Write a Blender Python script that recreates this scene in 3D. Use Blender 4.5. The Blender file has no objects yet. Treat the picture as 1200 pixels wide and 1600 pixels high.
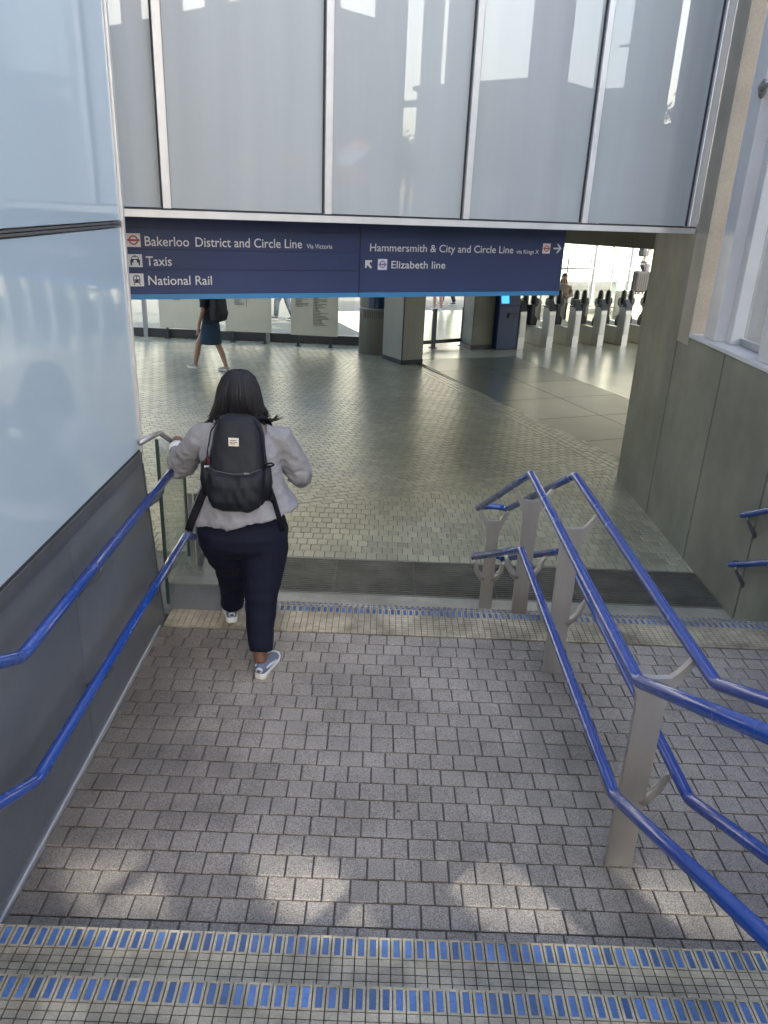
import bpy, bmesh, math, random
from mathutils import Vector, Matrix, noise
random.seed(7)
SC = bpy.context.scene
COL = SC.collection
R = math.radians
pi = math.pi

# ------------------------------------------------------------------ camera, world, sun, exposure
CAM_H = 2.65; FPX = 1204.2; PITCH = 0.384; ROLL = 0.0441; YAW = 0.0093
fw = Vector((math.sin(YAW), math.cos(YAW), 0)); rt = Vector((math.cos(YAW), -math.sin(YAW), 0))
F = fw*math.cos(PITCH) + Vector((0, 0, -math.sin(PITCH)))
U = fw*math.sin(PITCH) + Vector((0, 0, math.cos(PITCH)))
cx = rt*math.cos(ROLL) + U*math.sin(ROLL)
cy = -rt*math.sin(ROLL) + U*math.cos(ROLL)
cam = bpy.data.cameras.new('camera')
cam.sensor_fit = 'VERTICAL'; cam.sensor_height = 36.0; cam.lens = FPX/1600*36
cam.clip_start = 0.05; cam.clip_end = 3000
camo = bpy.data.objects.new('camera', cam); COL.objects.link(camo)
m = Matrix.Identity(4)
for i in range(3):
    m[i][0] = cx[i]; m[i][1] = cy[i]; m[i][2] = -F[i]
m[2][3] = CAM_H
camo.matrix_world = m
SC.camera = camo

def project(P):
    v = Vector(P) - Vector((0, 0, CAM_H)); d = v.dot(F)
    if d < .1: return None
    return 600 + FPX*v.dot(cx)/d, 800 - FPX*v.dot(cy)/d, d

SUN_EL = R(36)
sun_from = Vector((0.573, -0.819, 0)).normalized()          # where the sun stands, seen from the landing
world = bpy.data.worlds.new('World'); SC.world = world; world.use_nodes = True
wn = world.node_tree; bg = wn.nodes['Background']
sky = wn.nodes.new('ShaderNodeTexSky'); sky.sky_type = 'NISHITA'; sky.sun_disc = False
sky.sun_elevation = SUN_EL; sky.sun_rotation = math.atan2(sun_from.x, sun_from.y)
sky.air_density = 1.0; sky.dust_density = 3.5; sky.ozone_density = 1.0
wn.links.new(sky.outputs[0], bg.inputs[0]); bg.inputs[1].default_value = 0.15
sd = bpy.data.lights.new('sun', 'SUN'); sd.energy = 2.0; sd.angle = R(0.6); sd.color = (1, .89, .77)
so = bpy.data.objects.new('sun', sd); COL.objects.link(so)
sdir = Vector((sun_from.x*math.cos(SUN_EL), sun_from.y*math.cos(SUN_EL), math.sin(SUN_EL)))
so.rotation_euler = sdir.to_track_quat('Z', 'Y').to_euler()
so.location = (12, -20, 20)
SC.view_settings.view_transform = 'Standard'; SC.view_settings.look = 'None'
SC.cycles.use_denoising = True; SC.cycles.max_bounces = 7; SC.cycles.diffuse_bounces = 4; SC.cycles.glossy_bounces = 3; SC.cycles.transparent_max_bounces = 10
SC.view_settings.gamma = 1; SC.view_settings.exposure = 2.6

# ------------------------------------------------------------------ materials
MATS = {}
def mat(name, col, rough=.5, metal=0., var=0., vs=4., rnd=0., speck=0., ss=300., bump=0., bs=40., spec=.5,
        coat=0., stain=0., sscale=1.2, stretch=(1, 1, 1), rvar=0., world=False, emit=0., gum=0., grime=False):
    if name in MATS: return MATS[name]
    M = bpy.data.materials.new(name); M.use_nodes = True
    nt = M.node_tree; N = nt.nodes; L = nt.links; P = N['Principled BSDF']
    P.inputs['Roughness'].default_value = rough; P.inputs['Metallic'].default_value = metal
    P.inputs['Specular IOR Level'].default_value = spec; P.inputs['Coat Weight'].default_value = coat
    P.inputs['Coat Roughness'].default_value = .08
    if emit:
        P.inputs['Emission Color'].default_value = (*col, 1); P.inputs['Emission Strength'].default_value = emit
    if world: co = N.new('ShaderNodeNewGeometry').outputs['Position']
    else: co = N.new('ShaderNodeTexCoord').outputs['Object']
    if stretch != (1, 1, 1):
        mp = N.new('ShaderNodeMapping'); mp.inputs['Scale'].default_value = stretch
        L.new(co, mp.inputs['Vector']); cos = mp.outputs[0]
    else: cos = co
    def nz(scale, det=4., src=None, rough=.55):
        n = N.new('ShaderNodeTexNoise'); n.inputs['Scale'].default_value = scale
        n.inputs['Detail'].default_value = det; n.inputs['Roughness'].default_value = rough
        L.new(src or cos, n.inputs['Vector']); return n.outputs['Fac']
    def mth(op, a, b):
        n = N.new('ShaderNodeMath'); n.operation = op
        for i, v in enumerate((a, b)):
            if hasattr(v, 'links') or hasattr(v, 'is_linked'): L.new(v, n.inputs[i])
            else: n.inputs[i].default_value = v
        return n.outputs[0]
    def rng(v, a, b, c, d):
        n = N.new('ShaderNodeMapRange'); L.new(v, n.inputs[0])
        for i, x in enumerate((a, b, c, d)): n.inputs[i+1].default_value = x
        return n.outputs[0]
    f = None
    def mul(x):
        nonlocal f
        f = x if f is None else mth('MULTIPLY', f, x)
    if var: mul(rng(nz(vs), .3, .7, 1-var, 1+var))
    if rnd:
        oi = N.new('ShaderNodeObjectInfo'); ge = N.new('ShaderNodeNewGeometry')
        s = mth('FRACT', mth('MULTIPLY', mth('ADD', oi.outputs['Random'], ge.outputs['Random Per Island']), 7.31), 0)
        mul(rng(s, 0, 1, 1-rnd, 1+rnd))
    if speck:
        mul(rng(nz(ss, 2., co), .33, .67, 1-speck, 1+speck))
    if stain:
        mul(rng(nz(sscale, 5., co, .62), .36, .62, 1-stain, 1.0))
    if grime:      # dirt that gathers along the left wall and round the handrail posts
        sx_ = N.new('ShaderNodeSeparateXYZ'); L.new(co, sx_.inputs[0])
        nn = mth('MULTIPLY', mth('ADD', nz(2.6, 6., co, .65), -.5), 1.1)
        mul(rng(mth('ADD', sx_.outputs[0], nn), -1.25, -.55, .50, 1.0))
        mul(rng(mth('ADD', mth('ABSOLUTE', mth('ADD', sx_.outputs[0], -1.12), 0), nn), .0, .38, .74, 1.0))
    if gum:
        vo = N.new('ShaderNodeTexVoronoi'); vo.inputs['Scale'].default_value = gum
        wv = N.new('ShaderNodeVectorMath'); wv.operation = 'MULTIPLY'; wv.inputs[1].default_value = (1, 1, 0); L.new(co, wv.inputs[0])
        L.new(wv.outputs[0], vo.inputs['Vector'])
        th = mth('ADD', mth('MULTIPLY', nz(2.3, 1., co), .14), -.035)
        mul(rng(mth('SUBTRACT', vo.outputs['Distance'], th), -.012, .012, .5, 1.0))
    if f is not None:
        mx = N.new('ShaderNodeVectorMath'); mx.operation = 'SCALE'
        mx.inputs[0].default_value = col; L.new(f, mx.inputs['Scale'])
        L.new(mx.outputs[0], P.inputs['Base Color'])
    else: P.inputs['Base Color'].default_value = (*col, 1)
    if rvar: L.new(rng(nz(vs*1.7), .3, .7, max(.02, rough-rvar), rough+rvar), P.inputs['Roughness'])
    if bump:
        b = N.new('ShaderNodeBump'); b.inputs['Strength'].default_value = bump; b.inputs['Distance'].default_value = .01
        L.new(nz(bs, 3.), b.inputs['Height']); L.new(b.outputs[0], P.inputs['Normal'])
    MATS[name] = M; return M

def glassmat(name, tint=(.93, .96, .94), fac=.06, rough=.02):
    M = bpy.data.materials.new(name); M.use_nodes = True
    nt = M.node_tree; N = nt.nodes; L = nt.links; N.remove(N['Principled BSDF'])
    t = N.new('ShaderNodeBsdfTransparent'); t.inputs[0].default_value = (*tint, 1)
    g = N.new('ShaderNodeBsdfGlossy'); g.inputs['Roughness'].default_value = rough
    lw_ = N.new('ShaderNodeLayerWeight'); lw_.inputs[0].default_value = .5
    pw_ = N.new('ShaderNodeMath'); pw_.operation = 'POWER'; L.new(lw_.outputs['Facing'], pw_.inputs[0]); pw_.inputs[1].default_value = 5
    ma = N.new('ShaderNodeMath'); ma.operation = 'MULTIPLY_ADD'; L.new(pw_.outputs[0], ma.inputs[0]); ma.inputs[1].default_value = .9; ma.inputs[2].default_value = .045
    mx = N.new('ShaderNodeMixShader'); L.new(ma.outputs[0], mx.inputs[0]); L.new(t.outputs[0], mx.inputs[1]); L.new(g.outputs[0], mx.inputs[2])
    L.new(mx.outputs[0], N['Material Output'].inputs[0]); return M

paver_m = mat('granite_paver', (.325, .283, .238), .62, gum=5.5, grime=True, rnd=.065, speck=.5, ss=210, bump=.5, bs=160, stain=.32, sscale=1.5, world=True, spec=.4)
sett_m = mat('concourse_sett', (.33, .32, .225), .30, rnd=.16, var=.12, vs=1.3, bump=.25, bs=60, stain=.25, sscale=.7, world=True, spec=.6)
grout_m = mat('grout', (.105, .095, .085), .85, var=.3, vs=20, world=True)
grout2_m = mat('concourse_grout', (.12, .12, .10), .7, var=.3, vs=20, world=True)
tile_m = mat('beige_ceramic', (.45, .385, .27), .42, gum=7, rnd=.10, var=.12, vs=9, stain=.58, sscale=3.0, world=True, speck=.15, ss=160)
tilejoint_m = mat('tile_joint', (.10, .085, .065), .8, var=.3, vs=30, world=True)
insert_m = mat('blue_insert', (.065, .135, .31), .34, rnd=.35, stain=.35, sscale=7, world=True, speck=.15, ss=140)
stone_m = mat('pale_stone', (.36, .34, .27), .55, var=.15, vs=3, stain=.3, sscale=2, world=True, speck=.15, ss=90)
smooth_m = mat('green_slate', (.11, .125, .10), .33, rnd=.10, var=.2, vs=.9, world=True, stain=.2, sscale=1.4, spec=.55)
polish_m = mat('polished_floor', (.33, .33, .24), .24, var=.12, vs=.8, world=True, rnd=.05)
concr_m = mat('concrete_panel', (.185, .182, .14), .6, rnd=.06, var=.16, vs=1.6, world=True, speck=.08, ss=120, bump=.12, bs=60, stain=.34, sscale=1.1, stretch=(1, 1, .35))
beige_m = mat('beige_stone', (.30, .265, .205), .7, var=.14, vs=2.2, world=True, speck=.1, ss=90)
alum_m = mat('aluminium', (.62, .61, .60), .42, .55, var=.06, vs=7)
dalum_m = mat('dark_aluminium', (.16, .165, .17), .4, .6, var=.1, vs=7)
lgrey_m = mat('light_grey_paint', (.48, .465, .45), .38, var=.05, vs=3, spec=.5)
grey_m = mat('grey_paint', (.28, .285, .29), .42, var=.07, vs=3)
clad_m = mat('charcoal_cladding', (.20, .215, .24), .33, .45, rnd=.06, var=.10, vs=1.6, world=True, stretch=(1, .5, 1), stain=.16, sscale=2.2, speck=.05, ss=90)
steel_m = mat('brushed_steel', (.50, .465, .42), .38, .7, var=.12, vs=6, stretch=(1, 1, .12), rvar=.08)
steel2_m = mat('dull_steel', (.33, .33, .31), .40, .75, var=.1, vs=7, stretch=(1, 1, .15))
blue_m = mat('blue_enamel', (.011, .056, .26), .24, var=.07, vs=5, spec=.5, coat=.4, rvar=.06)
facade_m = mat('frosted_facade_glass', (.335, .365, .375), .015, var=.05, vs=2.0, spec=1.0, stretch=(2, 2, .12))
lglass_m = mat('pale_blue_glass', (.44, .525, .575), .03, var=.06, vs=.5, spec=.8, coat=.3)
clear_m = glassmat('clear_glass'); tint_m = glassmat('tinted_glass', (.65, .69, .72)); green_glass_m = glassmat('greenish_glass', (.95, .975, .96))
rubber_m = mat('black_rubber', (.03, .03, .03), .6)
mat_bar_m = mat('mat_bar', (.13, .125, .105), .5, .3, var=.3, vs=4, world=True)
mat_dark_m = mat('mat_recess', (.018, .018, .017), .9)
navy_m = mat('navy_sign_panel', (.030, .044, .115), .42, var=.08, vs=2, spec=.4)
navy2_m = mat('navy_sign_edge', (.03, .034, .07), .5)
sky_strip_m = mat('sky_blue_strip', (.035, .18, .38), .45)
white_m = mat('white_print', (.60, .60, .62), .5)
pale_box_m = mat('pale_icon_box', (.66, .60, .60), .5)
lilac_box_m = mat('lilac_icon_box', (.62, .60, .72), .5)
red_m = mat('dull_red_print', (.36, .07, .07), .5)
purple_m = mat('purple_print', (.20, .14, .30), .5)
black_m = mat('black_print', (.02, .02, .03), .5)
ceil_m = mat('ceiling_panel', (.42, .41, .31), .6, var=.05, vs=1, world=True)
ground_m = mat('pale_paving', (.48, .47, .42), .8, var=.12, vs=.6, world=True)
street_m = mat('street_paving', (.34, .33, .31), .85, var=.15, vs=.5, world=True)

# ------------------------------------------------------------------ mesh builder
class MB:
    def __init__(s): s.v = []; s.f = []; s.sm = []
    def add(s, vs, fs, smooth=False):
        o = len(s.v); s.v += [tuple(v) for v in vs]
        for f in fs: s.f.append(tuple(i+o for i in f)); s.sm.append(smooth)
        return s
    def box(s, c, d, rz=0., bev=0., tilt=None):
        x, y, z = (k/2 for k in d); ca, sa = math.cos(rz), math.sin(rz)
        vs = []
        if bev <= 0:
            pts = [(sx*x, sy*y, sz*z) for sz in (-1, 1) for sx, sy in ((-1, -1), (1, -1), (1, 1), (-1, 1))]
            fs = [(3, 2, 1, 0), (4, 5, 6, 7), (0, 1, 5, 4), (1, 2, 6, 5), (2, 3, 7, 6), (3, 0, 4, 7)]
        else:
            b = bev; pts = []
            for zz, ins in ((-z, b), (-z+b, 0), (z-b, 0), (z, b)):
                for sx, sy in ((-1, -1), (1, -1), (1, 1), (-1, 1)):
                    ax, ay = x-ins, y-ins
                    pts += [(sx*ax, sy*(ay-b*.7), zz), (sx*(ax-b*.7), sy*ay, zz)] if sx*sy < 0 else [(sx*(ax-b*.7), sy*ay, zz), (sx*ax, sy*(ay-b*.7), zz)]
            fs = []
            for r in range(3):
                for k in range(8):
                    a = r*8+k; bb = r*8+(k+1) % 8; fs.append((a, bb, bb+8, a+8))
            fs.append(tuple(range(7, -1, -1))); fs.append(tuple(range(24, 32)))
        for (a, b_, c_) in pts:
            p = (a*ca-b_*sa+c[0], a*sa+b_*ca+c[1], c_+c[2]); vs.append(p)
        return s.add(vs, fs)
    def prism(s, pts, vec, off=(0, 0, 0)):
        n = len(pts); V = Vector(vec); O = Vector(off)
        a = [Vector(p)+O for p in pts]; b = [p+V for p in a]
        fs = [tuple(range(n-1, -1, -1)), tuple(range(n, 2*n))] + [(i, (i+1) % n, (i+1) % n+n, i+n) for i in range(n)]
        return s.add(a+b, fs)
    def rings(s, rs, cap=True, closed=True, smooth=True):
        n = len(rs[0]); o = []
        for r in rs: o += r
        fs = []
        for i in range(len(rs)-1):
            for k in range(n if closed else n-1):
                k2 = (k+1) % n; fs.append((i*n+k, i*n+k2, (i+1)*n+k2, (i+1)*n+k))
        if cap:
            fs.append(tuple(range(n-1, -1, -1))); fs.append(tuple((len(rs)-1)*n+k for k in range(n)))
        return s.add(o, fs, smooth)
    def tube(s, pts, r, n=10, caps=True, flat=1., up=None, smooth=True):
        P = [Vector(p) for p in pts]; m_ = len(P)
        rr = r if isinstance(r, (list, tuple)) else [r]*m_
        rs = []; prev = None
        for i in range(m_):
            t = (P[min(i+1, m_-1)]-P[max(i-1, 0)]).normalized()
            if prev is None:
                a = Vector(up) if up else (Vector((0, 0, 1)) if abs(t.z) < .9 else Vector((1, 0, 0)))
            else: a = prev
            nx = (a - t*a.dot(t)).normalized(); prev = nx; ny = t.cross(nx)
            k = 1.
            if 0 < i < m_-1:
                c = (P[i]-P[i-1]).normalized().dot((P[i+1]-P[i]).normalized()); k = 1/max(.6, math.sqrt((1+c)/2))
                k = 1 + (k-1)*.6
            rs.append([P[i]+(nx*math.cos(2*pi*j/n)*flat+ny*math.sin(2*pi*j/n))*rr[i]*k for j in range(n)])
        return s.rings(rs, caps, smooth=smooth)
    def ell(s, rgs, n=24, power=2.):
        # horizontal super-ellipse rings (cx,cy,cz,rx,ry[,tiltx,tilty])
        rs = []
        for q in rgs:
            cx_, cy_, cz_, rx, ry = q[:5]; tx = q[5] if len(q) > 5 else 0; ty = q[6] if len(q) > 6 else 0
            ring = []
            for j in range(n):
                a = 2*pi*j/n; ca, sa = math.cos(a), math.sin(a)
                x = rx*math.copysign(abs(ca)**(2/power), ca); y = ry*math.copysign(abs(sa)**(2/power), sa)
                ring.append((cx_+x, cy_+y, cz_+tx*x+ty*y))
            rs.append(ring)
        return s.rings(rs)
    def ball(s, c, r, nu=16, nv=10):
        rx, ry, rz = r if isinstance(r, (tuple, list)) else (r, r, r)
        rs = []
        for i in range(1, nv):
            a = pi*i/nv - pi/2
            rs.append([(c[0]+rx*math.cos(a)*math.cos(2*pi*j/nu), c[1]+ry*math.cos(a)*math.sin(2*pi*j/nu), c[2]+rz*math.sin(a)) for j in range(nu)])
        return s.rings(rs)
    def lathe(s, prof, c=(0, 0, 0), n=24):
        return s.rings([[(c[0]+r*math.cos(2*pi*j/n), c[1]+r*math.sin(2*pi*j/n), c[2]+z) for j in range(n)] for r, z in prof])
    def mesh(s, name):
        me = bpy.data.meshes.new(name); me.from_pydata([tuple(v) for v in s.v], [], s.f)
        me.polygons.foreach_set('use_smooth', s.sm); me.update(); return me
    def build(s, name, m_, parent=None, label=None, kind=None, loc=None):
        me = s.mesh(name); me.materials.append(m_)
        o = bpy.data.objects.new(name, me); COL.objects.link(o)
        if parent is not None: o.parent = parent
        if loc: o.location = loc
        if label: o['label'] = label
        if kind: o['kind'] = kind
        return o

def tag(o, label, cat, group=None):
    o['label'] = label; o['category'] = cat
    if group: o['group'] = group
    return o
def thing(name, label, cat, loc=(0, 0, 0), rz=0., group=None):
    o = bpy.data.objects.new(name, None); COL.objects.link(o); o.empty_display_size = .1
    o.location = loc; o.rotation_euler = (0, 0, rz); return tag(o, label, cat, group)
def struct(mb, name, m_):
    o = mb.build(name, m_); o['kind'] = 'structure'; return o
def piece(me, name, parent, loc, rz=0., scale=None, rx=0, ry=0):
    o = bpy.data.objects.new(name, me); COL.objects.link(o); o.parent = parent; o.location = loc
    o.rotation_euler = (rx, ry, rz)
    if scale: o.scale = scale
    return o
def copy_tree(o, parent=None):
    c = o.copy(); COL.objects.link(c); c.parent = parent
    for ch in list(o.children): copy_tree(ch, c)
    return c
TMP = bpy.data.scenes.new('tmp')
def remesh(o, vox, smooth=3, fac=.5, fn=None):
    md = o.modifiers.new('r', 'REMESH'); md.mode = 'VOXEL'; md.voxel_size = vox; md.use_smooth_shade = True
    if smooth:
        ms = o.modifiers.new('s', 'SMOOTH'); ms.iterations = smooth; ms.factor = fac
    par = o.parent; o.parent = None
    TMP.collection.objects.link(o); vl = TMP.view_layers[0]; vl.update()
    me = bpy.data.meshes.new_from_object(o.evaluated_get(vl.depsgraph))
    TMP.collection.objects.unlink(o); o.parent = par
    ms_ = o.data.materials[0]; o.modifiers.clear(); old = o.data; o.data = me
    me.materials.clear(); me.materials.append(ms_)
    if fn:
        me.update()
        vc = [(v.co.copy(), v.normal.copy()) for v in me.vertices]; flatc = []
        for c_, n_ in vc: flatc += list(fn(c_, n_))
        me.vertices.foreach_set('co', flatc)
    me.polygons.foreach_set('use_smooth', [True]*len(me.polygons)); me.update()
    bpy.data.meshes.remove(old)
    return o

XL, XR, XC, FL = -1.39, 2.99, 1.11, -.455       # left wall, right wall, middle handrail, concourse level
TH = R(24.3); E1 = Vector((math.cos(TH), math.sin(TH), 0)); E2 = Vector((-math.sin(TH), math.cos(TH), 0))
FA, FB = 6.675, math.tan(TH)                      # facade plane  Y = FA + FB X
def R2(u, v, z=0.): return Vector((0, FA, z)) + E1*u + E2*v

# ------------------------------------------------------------------ ground, street, landing, stairs
g = MB(); g.add([(-400, 6, -.62), (600, 6, -.62), (600, 900, -.62), (-400, 900, -.62)], [(0, 1, 2, 3)])
g.add([(-400, -600, -.62), (600, -600, -.62), (600, 6, -.62), (-400, 6, -.62)], [(0, 1, 2, 3)])
struct(g, 'ground', ground_m)
g = MB()
g.box((150+3.36, -295.4, .42), (300, 609.2, 2.06)); g.box((-150+3.355, -302.3, .42), (300, 598, 2.058))
struct(g, 'street_pavement', street_m)
g = MB(); g.box((0, 59.9, -.545), (120, 84.2, .13)); struct(g, 'station_forecourt', ground_m)

# landing
land = MB(); land.box(((XL+XR)/2, 3.2, -.25), (XR-XL+.02, 2.40, .49)); land = struct(land, 'landing_floor', grout_m)
P = .1155; rows = 20; Y0 = 2.075
def paver_mesh(w, d, hgt, k):
    rr = random.Random(k); b = .0035; vs = []
    for z, ins in ((-.006, 0), (hgt-.0025, .0), (hgt, b)):
        for sx, sy in ((-1, -1), (1, -1), (1, 1), (-1, 1)):
            j = (rr.uniform(-.0012, .0012), rr.uniform(-.0012, .0012))
            vs.append((sx*(w/2-ins)+j[0], sy*(d/2-ins)+j[1], z))
    fs = [(8, 9, 10, 11)] + [(r*4+k_, r*4+(k_+1) % 4, r*4+4+(k_+1) % 4, r*4+4+k_) for r in (0, 1) for k_ in range(4)]
    return vs, fs
PV = [paver_mesh(P-.0075, P-.0075, .007, k) for k in range(6)]
PVM = []
for vs, fs in PV:
    a = MB(); a.add(vs, fs); me = a.mesh('paver'); me.materials.append(paver_m); PVM.append(me)
cand = []
for r in range(rows):
    off = random.uniform(0, P)
    y = Y0+(r+.5)*P
    x = XL+.03-off
    while x < XR-.04:
        x0 = max(x, XL+.012); x1 = min(x+P, XR-.005)
        if x1-x0 > .03: cand.append(((x0+x1)/2, y, (x1-x0)/P))
        x += P
sc = []
for c in cand:
    q = project((c[0], c[1], 0))
    vis = q and -30 < q[0] < 1230 and -30 < q[1] < 1560
    sc.append((c[2]/(q[2]**2) if vis else 0, c))
sc.sort(key=lambda t: -t[0])
rest = MB()
for i, (s_, (x, y, w)) in enumerate(sc):
    k = random.randrange(6); dz = random.gauss(0, .0009); tx, ty = random.gauss(0, .006), random.gauss(0, .006)
    if i < 300 and s_ > 0:
        piece(PVM[k], 'paver', land, (x, y, dz), 0, (w, 1, 1), tx, ty)
    else:
        vs, fs = PV[k]; rest.add([(vx*w+x, vy+y, vz+dz) for vx, vy, vz in vs], fs)
rest.build('paver', paver_m, land, kind='stuff')

# tiled steps
NP = .0425
def box_me(name, d, m_, bev=.0):
    a = MB(); a.box((0, 0, 0), d, bev=bev); me = a.mesh(name); me.materials.append(m_); return me
ntile = MB()      # frame tile: a rim with a recess for the blue insert
def rim(w, d, t, b):
    o_ = MB(); 
    o_.box((0, -d/2+b/2, 0), (w, b, t)); o_.box((0, d/2-b/2, 0), (w, b, t))
    o_.box((-w/2+b/2, 0, -.0002), (b, d-2*b, t)); o_.box((w/2-b/2, 0, -.0002), (b, d-2*b, t)); return o_
rim_me = rim(NP-.004, .086, .012, .0085).mesh('nosing_tile'); rim_me.materials.append(tile_m)
ins_me = box_me('blue_insert', (NP-.004-.0178, .0685, .010), insert_m)
cell_me = box_me('tread_tile', (NP-.0042, .0255, .012), tile_m)
def tile_step(z, yn, full, x0=XL+.01, x1=XR-.01, dirn=-1, rowsn=6, name='stair_step', depth=.32):
    """one step: top at z, nosing edge at yn; tread runs towards -Y (dirn=-1)"""
    b = MB(); b.box(((x0+x1)/2, yn-.006-depth/2, z-.080), (x1-x0, depth, .150)); st = struct(b, name, tilejoint_m)
    nst = MB(); ist = MB(); cst = MB()
    n = int((x1-x0)/NP)
    for i in range(n):
        x = x0+.004+(i+.5)*NP
        q = project((x, yn, z)); inv = full and q and -20 < q[0] < 1220
        if inv:
            t = piece(rim_me, 'nosing_tile', st, (x, yn-.046, z+random.gauss(0, .0004)))
            piece(ins_me, 'blue_insert', t, (0, 0, -.0012))
        else:
            a = rim(NP-.004, .086, .012, .0085); nst.add([(vx+x, vy+yn-.046, vz+z) for vx, vy, vz in a.v], a.f)
            ist.box((x, yn-.046, z-.0012), (NP-.0218, .0685, .010))
        for r in range(rowsn):
            y = yn-.046-.0445-.0145-r*.0285
            q = project((x, y, z)); iv = full and q and -10 < q[0] < 1210 and q[1] < 1612 and r < 4
            if iv: piece(cell_me, 'tread_tile', st, (x, y, z+random.gauss(0, .0003)))
            else: cst.box((x, y, z), (NP-.0042, .0255, .012))
    for mb_, nm, mm in ((nst, 'nosing_tile', tile_m), (ist, 'blue_insert', insert_m), (cst, 'tread_tile', tile_m)):
        if mb_.v: mb_.build(nm, mm, st, kind='stuff')
    # plain ceramic riser
    b = MB(); b.box(((x0+x1)/2, yn-.0005, z-.082), (x1-x0-.002, .012, .140)); b.build('riser', tile_m, st)
    return st
tile_step(.15, 2.03, True); tile_step(.30, 1.73, True)
b = MB()
for k in range(3, 10): b.box(((XL+XR)/2, 2.03-.3*(k-1)-.16, .15*k-.075), (XR-XL-.02, .318, .15))
b.box(((XL+XR)/2, -.42-.16, 1.38), (XR-XL-.02, .9, .14))
struct(b, 'upper_stairs', stone_m)
tile_step(.0, 4.745, False, rowsn=9, depth=.35)
tile_step(-.15, 5.045, False, rowsn=8); tile_step(-.30, 5.345, False, rowsn=8)

# ------------------------------------------------------------------ concourse floor
cf = MB(); cf.box((0, 22.35, -.535), (40, 34.0, .148)); cf = struct(cf, 'concourse_floor', grout2_m)
ff = MB(); ff.box((.9, 5.57, -.50), (4.2, .45, .09)); ff.build('stone_strip', stone_m, cf)
def clip(poly, inside):
    # Sutherland-Hodgman against half planes (n,d): n.p<=d
    out = poly
    for (nx, ny, d) in inside:
        res = []
        for i in range(len(out)):
            a, b_ = out[i], out[(i+1) % len(out)]
            da, db = nx*a[0]+ny*a[1]-d, nx*b_[0]+ny*b_[1]-d
            if da <= 0: res.append(a)
            if da*db < 0:
                t = da/(da-db); res.append((a[0]+(b_[0]-a[0])*t, a[1]+(b_[1]-a[1])*t))
        out = res
        if len(out) < 3: return []
    return out
def half(p, q):   # keep the side to the left of p->q
    dx, dy = q[0]-p[0], q[1]-p[1]; nx, ny = dy, -dx; l = math.hypot(nx, ny)
    return (nx/l, ny/l, (nx*p[0]+ny*p[1])/l)
def setts(hp, ang, w, d, bounds, bond=.5):
    ca, sa = math.cos(ang), math.sin(ang); res = []
    (bx0, bx1, by0, by1) = bounds
    cs = [(x*ca+y*sa, -x*sa+y*ca) for x in (bx0, bx1) for y in (by0, by1)]
    u0, u1 = min(c[0] for c in cs), max(c[0] for c in cs); v0, v1 = min(c[1] for c in cs), max(c[1] for c in cs)
    v = v0; r = 0
    while v < v1:
        u = u0 - (r % 2)*w*bond - random.uniform(0, .02)
        while u < u1:
            gp = .004
            q = [(u+gp, v+gp), (u+w-gp, v+gp), (u+w-gp, v+d-gp), (u+gp, v+d-gp)]
            q = [(a*ca-b_*sa, a*sa+b_*ca) for a, b_ in q]
            cxm, cym = sum(a[0] for a in q)/4, sum(a[1] for a in q)/4
            if bx0-.2 < cxm < bx1+.2 and by0-.2 < cym < by1+.2:
                q = clip(q, hp)
                if len(q) >= 3: res.append(q)
            u += w
        v += d; r += 1
    return res
nearA, nearB = (-6, 5.42), (6, 10.66)           # joint between the straight and the turned setts
farA, farB = (-3.576, 10.9), (-.505, 16.324)
chA, chB = (.556, 15.58), (3.039, 9.26)         # drainage channel edge
chA2, chB2 = (.80, 15.62), (3.30, 9.95)
ext = lambda a, b_, t: (a[0]+(b_[0]-a[0])*t, a[1]+(b_[1]-a[1])*t)
allset = []
hp_ch = half(chB, chA)
allset += setts([half(nearB, nearA)], 0, .098, .138, (-3.6, 3.0, 6.50, 9.6))
allset += setts([half(ext(nearA, nearB, .001), nearB), half(farB, farA), hp_ch], TH, .138, .098, (-5.0, 3.3, 6.7, 17.3))
allset += setts([half(farA, farB), half(ext(nearA, nearB, .001), nearB)], R(60.5), .20, .10, (-8.0, 1.0, 6.5, 17.62))
allset += setts([half(chA, chB), half(chB2, chA2)], math.atan2(chB[1]-chA[1], chB[0]-chA[0]), .14, .10, (.3, 3.6, 8.6, 16.2))
print('setts', len(allset))
ranked = []
for q in allset:
    c = (sum(a[0] for a in q)/len(q), sum(a[1] for a in q)/len(q)); pr = project((c[0], c[1], FL))
    vis = pr and 215 < pr[0] < 1000 and pr[1] < 870 and len(q) == 4
    ranked.append((-1/pr[2]**3 if vis else 0, q, c))
ranked.sort(key=lambda t: t[0])
rest = MB(); 
def sett_add(mb, q, c, org=(0, 0), z=FL):
    n = len(q); dz = random.gauss(0, .0008); b = .006
    top = [(c[0]+(a[0]-c[0])*.95-org[0], c[1]+(a[1]-c[1])*.95-org[1], z+dz+random.gauss(0, .0004)) for a in q]
    mid = [(a[0]-org[0], a[1]-org[1], z+dz-.003) for a in q]; bot = [(a[0]-org[0], a[1]-org[1], z-.009) for a in q]
    fs = [tuple(range(n))] + [(n+i, n+(i+1) % n, (i+1) % n, i) for i in range(n)] + [(2*n+i, 2*n+(i+1) % n, n+(i+1) % n, n+i) for i in range(n)]
    mb.add(top+mid+bot, fs)
for i, (s_, q, c) in enumerate(ranked):
    if i < 300 and s_ < 0:
        a = MB(); sett_add(a, q, c, c, 0); a.build('sett', sett_m, cf, loc=(c[0], c[1], FL))
    else: sett_add(rest, q, c)
rest.build('sett', sett_m, cf, kind='stuff')
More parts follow.
